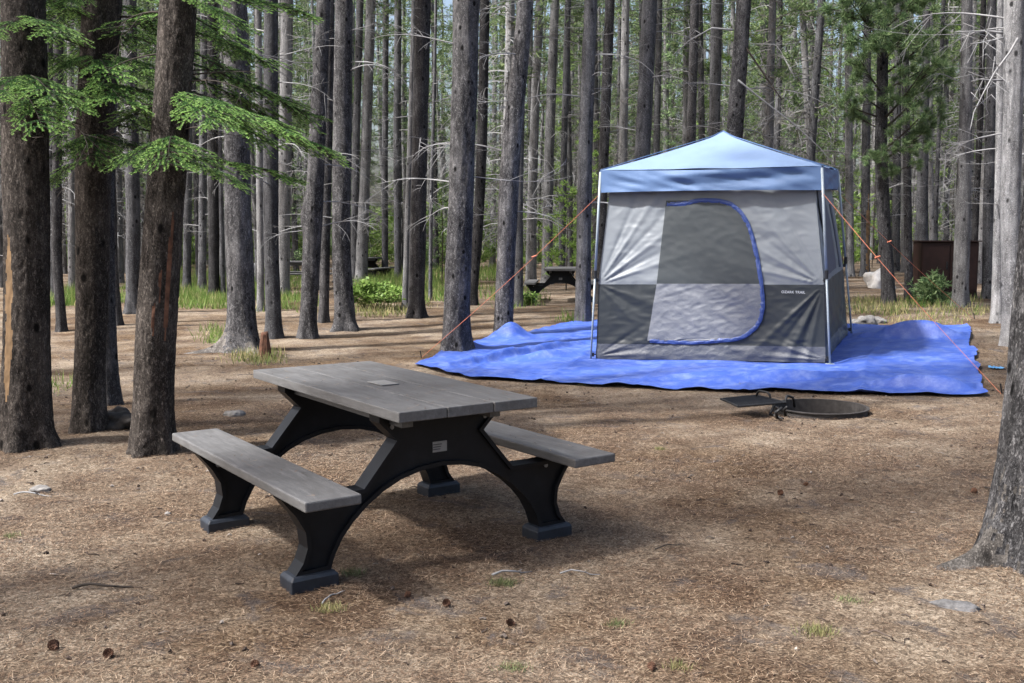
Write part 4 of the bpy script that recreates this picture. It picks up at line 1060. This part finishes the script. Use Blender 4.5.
long_branch(t32, [(1018, 38), (1010, 52), (995, 72), (984, 92), (974, 112), (970, 131)], 12.6, 0.015, M['twig'])
long_branch(t29, [(733, 30), (712, 28), (690, 40), (672, 56)], 18.7, 0.018, M['twig'])
long_branch(t29, [(744, 45), (768, 80), (782, 100)], 18.9, 0.02, M['twig_dark'])
long_branch(t32, [(1003, 33), (985, 31), (955, 32)], 13.2, 0.016, M['twig'])
long_branch(t32, [(1003, 38), (985, 42), (970, 44)], 13.2, 0.014, M['twig'])
long_branch(t32, [(1003, 80), (990, 80), (976, 79)], 13.2, 0.014, M['twig'])

# --- flat fir boughs on the near-left trees
def fir_bough(seed):
    rng = np.random.default_rng(seed); rnd = random.Random(seed); C = []; D = []; TIP = []; wood = MB()
    def zc(x): return 0.10 * x - 0.17 * x * x
    wood.tube([(x, 0, zc(x)) for x in np.linspace(0, 1, 8)], [0.010 * (1 - .85 * k / 7) for k in range(8)], 5, 2, False)
    def shoot(p, d, L, tipness):
        n = max(4, int(L / 0.0042)); t = np.linspace(0, 1, n); droop = np.array([0, 0, -0.14 * L])
        c = p + np.outer(t, d * L) + np.outer(t ** 2, droop)
        for s in (-1, 1):
            sd = np.cross(np.array([0, 0, 1.0]), d) * s
            dd = unit(d * 0.55 + sd * 0.85 + rng.normal(0, 0.18, (n, 3)) + np.array([0, 0, 0.22]))
            C.append(c.copy()); D.append(dd); TIP.append(np.full(n, tipness) + t * 0.75)
        wood.tube([p, p + d * L + droop], [0.003, 0.0012], 3, 2, False)
    for k in range(30):
        x = 0.10 + 0.90 * k / 29 + rnd.uniform(-.012, .012)
        s = 1 if k % 2 else -1; ang = R(rnd.uniform(42, 62)) * s; Lb = (0.12 + 0.36 * math.sin(math.pi * min(1, 1.12 - x * 0.95))) * rnd.uniform(.7, 1.1)
        if rnd.random() < 0.08: continue
        p = np.array([x, 0, zc(x)]); d = unit(np.array([math.cos(ang), math.sin(ang), rnd.uniform(-.18, .10)]))
        shoot(p, d, Lb, 0.0)
        m = int(Lb / 0.045)
        for j in range(1, m + 1):
            if rnd.random() < 0.12: continue
            u = j / (m + 0.6); q = p + d * Lb * u + np.array([0, 0, -0.14 * Lb * u * u]); s2 = 1 if j % 2 else -1; a2 = ang + R(rnd.uniform(38, 58)) * s2
            d2 = unit(np.array([math.cos(a2), math.sin(a2), rnd.uniform(-.2, .12)]))
            shoot(q, d2, (0.045 + 0.10 * (1 - u)) * rnd.uniform(.7, 1.2), 0.12)
    shoot(np.array([0.97, 0, zc(.97)]), np.array([1.0, 0, -.3]), 0.09, 0.3)
    C = np.concatenate(C); D = np.concatenate(D); TIP = np.concatenate(TIP)
    A = needle_tris(C, D, rng.uniform(0.014, 0.024, len(C)), 0.0042)
    tipm = TIP + rng.normal(0, .12, len(TIP)) > 0.47
    mb = MB(); mb.tris(A[~tipm], 0); mb.tris(A[tipm], 1); mb.add(wood.v, wood.f, 2)
    return mb.mesh('bough', [M['fir'], M['fir_tip'], M['twig_dark']])
BOUGH = [fir_bough(s) for s in range(5)]
def bough(t, p0, p1, Y0, Y1, wid=1.0, roll=0.0, k=None):
    a = at_depth(p0[0], p0[1], Y0); b = at_depth(p1[0], p1[1], Y1); d = b - a; L = d.length
    x = d.normalized(); z = Vector((0, 0, 1)); yv = z.cross(x).normalized(); z = x.cross(yv)
    m = Matrix((x, yv, z)).transposed().to_4x4()
    m = m @ Matrix.Rotation(0.06, 4, 'Y').inverted() @ Matrix.Rotation(roll, 4, 'X')
    o = link('bough', BOUGH[random.randrange(5) if k is None else k], t)
    o.matrix_local = Matrix.Translation(a - t.location) @ m @ Matrix.Diagonal((L * 1.04, L * wid * 1.08, L, 1)).to_4x4()
Y1t, Y2t, Y3t = t1.location.y, t2.location.y, t3.location.y
B = [
 (t2, (98, 84), (150, 96), -.5, .6), (t2, (96, 86), (58, 102), -.5, .6), (t2, (100, 86), (122, 101), -.9, .5), (t2, (96, 88), (76, 108), -.8, .5),
 (t2, (98, 132), (60, 153), -.5, .6), (t2, (98, 134), (92, 158), -.9, .5), (t2, (100, 134), (142, 158), -.6, .6), (t3, (170, 138), (128, 160), -.6, .6), (t3, (172, 138), (206, 162), -.5, .6), (t3, (172, 136), (168, 160), -.9, .5),
 (t3, (176, 92), (235, 116), -.6, .6), (t3, (176, 95), (286, 132), -.3, .5), (t3, (176, 94), (212, 121), -.8, .5), (t3, (176, 88), (315, 146), .1, .5), (t3, (176, 96), (260, 138), -.2, .5),
 (t3, (174, 156), (282, 176), 0, .35), (t3, (174, 158), (236, 183), -.2, .4),
 (t1, (26, 18), (60, 33), -.5, .7), (t1, (24, 20), (-8, 33), -.5, .7), (t1, (26, 74), (54, 98), -.6, .7), (t1, (24, 74), (-6, 95), -.6, .7), (t1, (26, 96), (40, 123), -.7, .6),
 (t2, (104, -14), (162, -1), -.5, .7), (t3, (180, -14), (208, -1), -.5, .7), (t2, (102, -14), (72, 0), -.5, .7),
 (t2, (100, 54), (150, 70), -.4, .6), (t2, (98, 54), (66, 65), -.4, .6), (t2, (99, 60), (108, 76), -.8, .5),
 (t3, (178, 28), (262, 60), .5, .6), (t3, (178, 46), (250, 88), .5, .6), (t3, (178, 60), (302, 112), .4, .45), (t3, (180, -8), (300, 12), .3, .5), (t3, (180, -4), (235, 24), -.3, .6),
 (t1, (26, -6), (95, 22), .7, .6), (t2, (100, 2), (168, 24), .7, .6), (t2, (98, 6), (40, 26), .7, .6), (t3, (176, 14), (118, 38), .8, .6), (t2b, (106, 44), (62, 72), .6, .6), (t3, (178, 72), (282, 126), .6, .5), (t1, (26, 30), (90, 52), .8, .8), (t2, (100, 30), (165, 52), .9, .8), (t2b, (106, 108), (168, 134), .5, .6), (t2b, (106, 112), (54, 138), .5, .6), (t2b, (106, 60), (160, 84), .5, .7), (t1, (26, 48), (70, 66), .5, .8), (t1, (24, 4), (-8, 14), .4, .9), (t2, (100, -6), (60, 12), .4, .9), (t3, (178, 10), (240, 50), .6, .7), (t3, (176, 100), (128, 122), .5, .6), (t2b, (106, 150), (48, 182), .3, .4),
]
for t, p0, p1, dy, w in B: bough(t, p0, p1, t.location.y, t.location.y + dy, w, random.uniform(-.12, .12))

# --- green tufted boughs on the right-hand pine
def pine_bough(seed):
    rng = np.random.default_rng(seed); rnd = random.Random(seed); C = []; D = []; mb = MB()
    mb.tube([(x, 0, 0.12 * x * x) for x in np.linspace(0, 1, 6)], [0.02 * (1 - .7 * k / 5) for k in range(6)], 5, 1, False)
    for k in range(13):
        x = 0.35 + 0.72 * rnd.random(); s = rnd.choice((-1, 1)); y_ = s * rnd.random() ** 0.7 * 0.42 * (1.15 - 0.5 * x); z = 0.12 * x * x + rnd.gauss(0.02, 0.07)
        tip = np.array([x + 0.12, y_, z]); mb.tube([(x - 0.1, 0.2 * y_, 0.1 * x * x), tuple(tip)], [0.006, 0.004], 3, 1, False)
        n = 130; dd = unit(unit(np.array([0.8, y_, 0.5])) * 0.45 + rng.normal(0, 0.75, (n, 3)))
        C.append(tip + rng.normal(0, 0.018, (n, 3))); D.append(dd)
    C = np.concatenate(C); D = np.concatenate(D)
    mb.tris(needle_tris(C, D, rng.uniform(0.07, 0.14, len(C)), 0.010), 0)
    return mb.mesh('bough', [M['pine'], M['twig_dark']])
PBOUGH = [pine_bough(70 + s) for s in range(4)]
def pbough(t, p0, p1, Y0, Y1, wid=1.0):
    a = at_depth(p0[0], p0[1], Y0); b = at_depth(p1[0], p1[1], Y1); d = b - a; L = max(0.5, d.length)
    x = d.normalized(); yv = Vector((0, 0, 1)).cross(x).normalized(); z = x.cross(yv)
    o = link('bough', PBOUGH[random.randrange(4)], t)
    o.matrix_local = Matrix.Translation(a - t.location) @ Matrix((x, yv, z)).transposed().to_4x4() @ Matrix.Diagonal((L, L * wid, L, 1)).to_4x4()
Yp = t30.location.y
for p0, p1, dy in [((883, 40), (850, 12), -1.0), ((883, 30), (915, 5), -.8), ((883, 60), (918, 28), -1.1), ((883, 75), (935, 42), -.8), ((883, 55), (862, 40), -1.0), ((883, 90), (930, 72), -.9),
                   ((883, 95), (855, 60), -.7), ((883, 120), (925, 78), -1.2), ((883, 130), (938, 84), -.8), ((883, 110), (860, 98), -.6), ((883, 118), (842, 108), -.2), ((883, 150), (928, 118), -1.0), ((883, 160), (940, 128), -.6),
                   ((883, 150), (912, 152), -.9), ((883, 20), (940, 2), -.5), ((883, 15), (838, 20), -.4), ((883, 130), (845, 115), .5), ((883, 20), (905, -6), -1), ((883, 50), (900, 50), -1.4), ((883, 175), (905, 172), -.8), ((883, 165), (868, 160), -.6), ((883, 5), (865, -4), -1.2)]:
    pbough(t30, p0, p1, Yp, Yp + dy, 1.1)

# --- saplings and shrubs
def sapling(px, py, h, r_, label, seed, mat='leaf', depth=None):
    P = on_ground(px, py); t = thing('young_tree', label, 'young tree', P)
    mb = MB(); mb.tube([(0, 0, -.05), (0.03, 0, h * .5), (0, .02, h)], [0.02, 0.014, 0.004], 6); mb.build('stem', M['twig_dark'], t)
    rng = np.random.default_rng(seed); A, limbs = crown_arrays(rng, h * .12, h, r_, 26 if h < 8 else 44, 9, 9 if h < 8 else 11, 0.11 if h < 8 else .15, 0.03)
    mb = MB(); mb.tris(A, 0)
    for a, b in limbs: mb.tube([a, b], [0.008, 0.003], 3, 1, False)
    mb.build('crown', [M[mat], M['twig_dark']], t)
sapling(566, 290, 3.0, 0.9, 'bright green young tree behind the half hidden black table', 300)
sapling(597, 290, 4.6, 1.1, 'bright green young tree left of the canopy corner', 301)
sapling(640, 276, 7.0, 1.6, 'light green young pine showing left of the canopy top', 302, 'pine')
sapling(830, 275, 7.5, 1.9, 'yellow-green young pine right behind the canopy slope', 303, 'leaf')
sapling(805, 275, 5.6, 1.7, 'dull green young pine peering over the canopy slope', 304, 'pine')
sapling(932, 305, 0.55, 0.45, 'low green bush at the foot of the brown locker', 305, 'pine')
for k_, (px_, py_, h_, r_s, lab_) in enumerate([(706, 276, 9.5, 1.7, 'light green pine filling the gap left of the canopy peak'), (768, 274, 11.0, 2.0, 'tall loose green pine just right of the canopy peak'), (792, 277, 9.0, 1.6, 'green pine between the canopy peak and its right corner'),
        (872, 268, 13.0, 2.1, 'tall pale green pine behind the dark pine right of the tent'), (950, 269, 11.5, 1.8, 'tall loose green pine behind the pale trunk by the locker'),
        (842, 270, 12.0, 2.0, 'tall light green pine above the right canopy corner'), (918, 272, 11.0, 1.8, 'tall green pine above the brown locker'), (670, 275, 8.0, 1.5, 'green young pine over the left half of the canopy'), (335, 276, 8.5, 1.6, 'green pine seen between the burled trunk and its neighbours'), (565, 272, 9.0, 1.7, 'tall green pine far behind the half hidden black table'), (500, 273, 7.5, 1.6, 'green pine far behind the tall leaning trunk'), (160, 277, 6.5, 1.6, 'green pine far behind the red-scarred trunk')]):
    sapling(px_, py_, h_, r_s, lab_, 320 + k_, 'leaf' if k_ in (0, 1, 3, 4, 6, 9) else 'pine')  # lighter leaf green on some pines stands in for sunlight they lack
sapling(442, 285, 3.2, 1.0, 'small green pine in the gap left of the scaly trunk', 306, 'pine')
sapling(306, 283, 4.0, 1.5, 'dark green young pine behind the distant bench', 307, 'pine')
def shrub(px, py, w, h, label, seed, n=1500):
    P = on_ground(px, py); t = thing('leafy_shrub', label, 'shrub', P); rng = np.random.default_rng(seed); mb = MB(); rnd = random.Random(seed); st = MB()
    C = []
    for k in range(16):
        a = rnd.uniform(0, 6.28); r_ = w * rnd.random() ** .5; z = h * rnd.uniform(.4, 1) * (1 - .4 * r_ / w); e = (r_ * math.cos(a), r_ * math.sin(a), z)
        st.tube([(e[0] * .3, e[1] * .3, -.03), (e[0] * .7, e[1] * .7, z * .6), e], [.008, .006, .003], 4)
        C.append(np.array(e) + rng.normal(0, .09, (n // 16, 3)) * np.array([1, 1, .7]))
    C = np.concatenate(C); C[:, 2] = np.maximum(C[:, 2], .02); d = rand_dirs(len(C)); d[:, 2] = np.abs(d[:, 2]) * .4; d = unit(d)
    s_ = unit(np.cross(d, np.array([0, 0, 1.0]) + rng.normal(0, .3, (len(C), 3)))); L = rng.uniform(.06, .13, len(C))[:, None]
    A = np.stack([C, C + d * L * .5 + s_ * L * .32, C + d * L], 1); A2 = np.stack([C, C + d * L, C + d * L * .5 - s_ * L * .32], 1)
    mb.tris(np.concatenate([A, A2]), 0); mb.build('leaves', M['leaf'], t); st.build('stems', M['twig_dark'], t)
shrub(372, 309, 0.55, 0.62, 'bright leafy shrub growing between two rough trunks left of the tarp', 401)
shrub(388, 301, 0.5, 0.35, 'low pale-green shrub right of the bright leafy shrub', 402, 900)
shrub(527, 305, 0.18, 0.24, 'small green weed at the left foot of the half hidden table', 403, 260)

# --- grass
gp_, gd, gl, gm = [], [], [], []
def grass_patch(px0, px1, py0, py1, n, hmin, hmax, dry):
    for _ in range(n):
        p = on_ground(random.uniform(px0, px1), random.uniform(py0, py1))
        if noise.noise(Vector((p.x * .8, p.y * .5, 3))) < -0.15: continue
        for _ in range(5):
            q = p + Vector((random.gauss(0, .12), random.gauss(0, .12), 0))
            gp_.append((q.x, q.y, floor_z(q.x, q.y) - .01)); gd.append((random.gauss(0, .28), random.gauss(0, .28), 1)); gl.append(random.uniform(hmin, hmax)); gm.append(dry if random.random() < .85 else 1 - dry)
for args in [(40, 82, 293, 306, 420, .2, .45, 0), (95, 230, 288, 304, 900, .12, .32, 0), (170, 235, 296, 308, 350, .1, .26, 0), (245, 305, 284, 300, 450, .15, .34, 0), (262, 320, 298, 312, 200, .1, .3, 0),
             (350, 405, 281, 293, 700, .2, .45, 0), (395, 450, 283, 302, 500, .12, .3, 0), (355, 430, 300, 322, 420, .08, .22, 1), (208, 228, 328, 343, 60, .08, .22, 0), (236, 278, 352, 364, 110, .06, .18, 1), (445, 545, 288, 300, 250, .15, .3, 0),
             (498, 540, 300, 308, 60, .1, .25, 0), (850, 905, 300, 316, 170, .08, .22, 1), (905, 960, 298, 308, 110, .08, .22, 0), (930, 990, 300, 316, 110, .08, .2, 1), (855, 960, 312, 326, 110, .05, .14, 1), (0, 60, 395, 425, 60, .08, .2, 0), (60, 90, 375, 395, 30, .08, .2, 0),
             (560, 575, 318, 326, 30, .1, .3, 0), (150, 300, 270, 285, 700, .2, .5, 0), (340, 520, 268, 282, 900, .2, .5, 0), (600, 780, 270, 290, 300, .2, .4, 0)]:
    grass_patch(*args)
gp_ = np.array(gp_); gd = unit(np.array(gd)); gl = np.array(gl); gm = np.array(gm)
wd = 0.006 + 0.0005 * gp_[:, 1]
A = needle_tris(gp_, gd, gl, wd); gb = MB(); gb.tris(A[gm == 0], 0); gb.tris(A[gm == 1], 1)
tag(gb.build('grass', [M['grass'], M['drygrass']]), 'bright and dry grass growing in patches on the forest floor', None, kind='stuff')
def tuft(px, py, n, h, mat, lab, spread=.028):
    p = on_ground(px, py); c = np.column_stack([RNG.normal(0, spread, n), RNG.normal(0, spread * .7, n), np.full(n, -.004)]); d_ = unit(np.column_stack([RNG.normal(0, .6, n), RNG.normal(0, .6, n), np.ones(n)]))
    mb = MB(); mb.tris(needle_tris(c, d_, RNG.uniform(h * .4, h, n), .0035)); tag(mb.build('grass_tuft', M['tuft' if mat == 'grass' else mat], loc=p), lab, 'grass tuft', 'small tufts on the open ground')
for a in [(503, 584, 260, .05, 'grass', 'green tuft under the pale stick before the table'), (329, 609, 200, .05, 'drygrass', 'yellowish tuft beside the near table foot'), (820, 631, 240, .05, 'drygrass', 'long dry tuft on the open ground at lower right', .04),
          (617, 622, 160, .04, 'grass', 'dull green tuft low in the middle of the clearing', .022), (513, 668, 140, .04, 'grass', 'green tuft near the bottom edge below the table'), (850, 600, 120, .04, 'grass', 'small green tuft left of the half-buried stone'),
          (678, 665, 160, .04, 'drygrass', 'dry tuft at the bottom edge right of centre', .022), (352, 575, 120, .05, 'grass', 'green tuft growing against the near table foot'), (10, 537, 160, .04, 'grass', 'green tuft at the far left edge of the clearing', .022),
          (742, 386, 200, .07, 'drygrass', 'dry tuft touching the front edge of the tarp', .04), (660, 451, 160, .04, 'drygrass', 'dry tuft right of the far bench end', .022), (582, 386, 120, .05, 'drygrass', 'dry tuft poking out under the tarp edge')]: tuft(*a)

# --- the woods behind: individual slim pines
def proto_trunk(seed):
    rnd = random.Random(seed); r0 = rnd.uniform(.095, .15); bend = rnd.uniform(-.3, .3)
    pts = [(0, 0, r0), (bend * .3, 3, r0 * .9), (bend, 7, r0 * .78), (bend * 1.2, 12, r0 * .5)]
    return trunk_mesh(pts, 17.5, [M[('bark_pale', 'bark_pale', 'bark_pale', 'bark_grey')[seed % 4]]], 9, 28, 0.3, 0.08, seed=seed * 1.3)  # mostly pale bark: far trunks lightened in place of haze and sunlight
PT = [proto_trunk(s) for s in range(8)]
PC = [crown_mesh(500 + s, (6.0, 3.6, 5.0, 7.5)[s % 4], 17.5, 1.5 + .25 * (s % 3), (34, 50, 36, 32)[s % 4], 10, 9, 0.19, 0.036, dead_from=1.2, ndead=(75, 50, 70, 80)[s % 4], deadL=1.5, twig=('twig', 'twig_far')[s % 2]) for s in range(8)]
rnd = random.Random(99)
def px_of(x, y_): return CX + F * x / y_ * 1.0
placed = 0; tries = 0
LBL = {0: ('distant slim pine in the thick woods beyond the left grass', 'distant pines beyond the left grass'), 1: ('distant slim pine in the thick woods behind tent and far table', 'distant pines behind the tent'), 2: ('distant slim pine in the thick woods beyond the right clearing', 'distant pines beyond the right clearing')}
while placed < 285 and tries < 9000:
    tries += 1
    y_ = 22 + 50 * rnd.random() ** 0.75; x = rnd.uniform(-.60, .60) * y_
    px = px_of(x, y_); py = 235 + F * 1.55 / y_
    if 838 < px < 930 and y_ < 42: continue
    if 285 < px < 310 and y_ < 36: continue
    if 60 < px < 480 and y_ < 29: continue
    if 520 < px < 600 and y_ < 34: continue
    if 900 < px < 1000 and y_ < 26: continue
    if 366 < px < 384 and y_ < 45: continue
    if 366 < px < 444 and y_ > 34 and tries % 3: continue
    if any((x - a) ** 2 + (y_ - b) ** 2 < (1.3 if y_ < 45 else 0.9) ** 2 for a, b in occupied): continue
    occupied.append((x, y_)); placed += 1
    zone = 0 if px < 480 else (1 if px < 800 else 2)
    s = rnd.uniform(.85, 1.2); k = rnd.randrange(8)
    t = thing('pine_tree', LBL[zone][0], 'tree', (x, y_, floor_z(x, y_) - .03), rnd.uniform(0, 6.28), LBL[zone][1]); t.scale = (s, s, s * rnd.uniform(.95, 1.1))
    t.rotation_euler = (R(rnd.gauss(0, 1.2)), R(rnd.gauss(0, 1.2)), rnd.uniform(0, 6.28))
    link('trunk', PT[k], t); link('crown', PC[rnd.randrange(8)], t)

# --- the far wood as one mass
def mesh_arrays(me):
    v = np.empty(len(me.vertices) * 3, np.float32); me.vertices.foreach_get('co', v); v = v.reshape(-1, 3)
    me.calc_loop_triangles(); f = np.empty(len(me.loop_triangles) * 3, np.int32); me.loop_triangles.foreach_get('vertices', f)
    mi = np.empty(len(me.loop_triangles), np.int32); me.loop_triangles.foreach_get('material_index', mi)
    return v, f.reshape(-1, 3), mi
lowT = [mesh_arrays(trunk_mesh([(0, 0, .15), (.1 * s, 8, .11)], 17, [M['bark_grey']], 6, 16, .2, 0.0, seed=s)) for s in range(3)]
lowC = [mesh_arrays(crown_mesh(700 + s, 2.5 + 1.5 * s, 17, 1.9, 42, 8, 8, 0.34, 0.065, dead_from=1, ndead=14, deadL=1.6)) for s in range(4)]
lowB = [mesh_arrays(crown_mesh(800 + s, 0.1, 3.4, 1.5, 22, 8, 8, 0.26, 0.06)) for s in range(3)]
Vs, Fs, Ms = [], [], []; off = 0
def put(arr, x, y_, s, a, matoff):
    global off
    v, f, mi = arr; ca, sa = math.cos(a), math.sin(a)
    w = np.column_stack([(v[:, 0] * ca - v[:, 1] * sa) * s + x, (v[:, 0] * sa + v[:, 1] * ca) * s + y_, v[:, 2] * s - .05 + 0.0])
    Vs.append(w); Fs.append(f + off); Ms.append(mi + matoff); off += len(v)
for k in range(250):
    y_ = rnd.uniform(66, 125); x = rnd.uniform(-.66, .66) * y_; s = rnd.uniform(.9, 1.35)
    gp__ = px_of(x, y_)
    if (362 < gp__ < 448 and k % 6) or (686 < gp__ < 742 and k % 3) or (gp__ < 560 and k % 2): continue
    put(lowT[k % 3], x, y_, s, rnd.uniform(0, 6.28), 2); put(lowC[rnd.randrange(4)], x, y_, s, rnd.uniform(0, 6.28), 0)
for k in range(320):
    y_ = rnd.uniform(56, 105); x = rnd.uniform(-.64, .64) * y_; gp__ = px_of(x, y_)
    if (372 < gp__ < 440 and k % 3) or (gp__ < 560 and k % 2): continue
    put(lowT[k % 3], x, y_, rnd.uniform(.55, 1.1), rnd.uniform(0, 6.28), 5)
for k in range(340):
    y_ = rnd.uniform(46, 90); x = rnd.uniform(-.62, .62) * y_
    put(lowB[k % 3], x, y_, rnd.uniform(.5, 1.25) * (1.2 if x < 0 else .9), rnd.uniform(0, 6.28), 3)
Vs = np.concatenate(Vs); Fs = np.concatenate(Fs); Ms = np.concatenate(Ms)
me = bpy.data.meshes.new('distant_woods'); me.vertices.add(len(Vs)); me.vertices.foreach_set('co', Vs.astype(np.float32).ravel())
me.loops.add(len(Fs) * 3); me.loops.foreach_set('vertex_index', Fs.astype(np.int32).ravel())
me.polygons.add(len(Fs)); me.polygons.foreach_set('loop_start', np.arange(0, len(Fs) * 3, 3, dtype=np.int32)); me.polygons.foreach_set('loop_total', np.full(len(Fs), 3, np.int32))
for m_ in ('pine_mass', 'twig_far', 'bark_grey', 'leaf', 'twig_far', 'bark_pale'): me.materials.append(M[m_])
me.polygons.foreach_set('material_index', Ms.astype(np.int32)); me.update(); me.validate()
tag(link('distant_woods', me), 'far dense pine woods reading as one grey-green mass', None, kind='stuff')

# --- unseen pines just outside the picture, added so their crowns shade the camp
SHADE_PINES = [(-9.2, 5.9), (-11.8, 4.6), (-10.8, 8.0), (-7.4, 2.4), (-9.5, 1.0), (-6.0, -1.5), (-10.5, 6.5), (-4.2, -4.0), (-8.6, -4.5), (-13, 9.5), (-2.5, -7.5), (-15, -1)]
for x, y_ in SHADE_PINES:
    t = thing('pine_tree', 'unseen tall pine out to the left, added to shade the clearing', 'tree', (x, y_, floor_z(x, y_)), rnd.uniform(0, 6.28), 'unseen shade pines left of the clearing')
    link('trunk', PT[rnd.randrange(8)], t); link('crown', CROWN[rnd.randrange(4)], t)

# ------------------------------------------------------------------ light, sky, camera
EL, SUN = R(52), Vector((-0.92, -0.38, 0)).normalized()
sd = Vector((SUN.x * math.cos(EL), SUN.y * math.cos(EL), math.sin(EL)))
sl = bpy.data.lights.new('sun', 'SUN'); sl.energy = 4.4; sl.angle = R(3.0); sl.color = (1.0, 0.98, 0.955)
so = link('sun', sl); so.rotation_euler = sd.to_track_quat('Z', 'Y').to_euler(); so.location = (0, 0, 30)
w = bpy.data.worlds.new('World'); scene.world = w; w.use_nodes = True
nt = w.node_tree; bg = nt.nodes['Background']; sky = nt.nodes.new('ShaderNodeTexSky'); sky.sky_type = 'NISHITA'; sky.sun_disc = False
sky.sun_elevation = EL; sky.sun_rotation = math.atan2(SUN.x, SUN.y); sky.air_density = 1.0; sky.dust_density = 6.0
nt.links.new(sky.outputs[0], bg.inputs[0]); bg.inputs[1].default_value = 0.12
cam = bpy.data.cameras.new('camera'); cam.sensor_width = 36; cam.lens = 36 * F / 1024; cam.clip_end = 600; cam.clip_start = 0.1
co = link('camera', cam); co.location = CAM; co.rotation_euler = (R(90) - PITCH, 0, 0); scene.camera = co
vs_ = scene.view_settings; vs_.view_transform = 'Standard'; vs_.look = 'None'; vs_.exposure = 1.32; vs_.gamma = 1.0
scene.render.engine = 'CYCLES'; scene.cycles.use_denoising = True
scene.cycles.max_bounces = 8; scene.cycles.diffuse_bounces = 5; scene.cycles.transmission_bounces = 4
scene.cycles.sample_clamp_indirect = 8
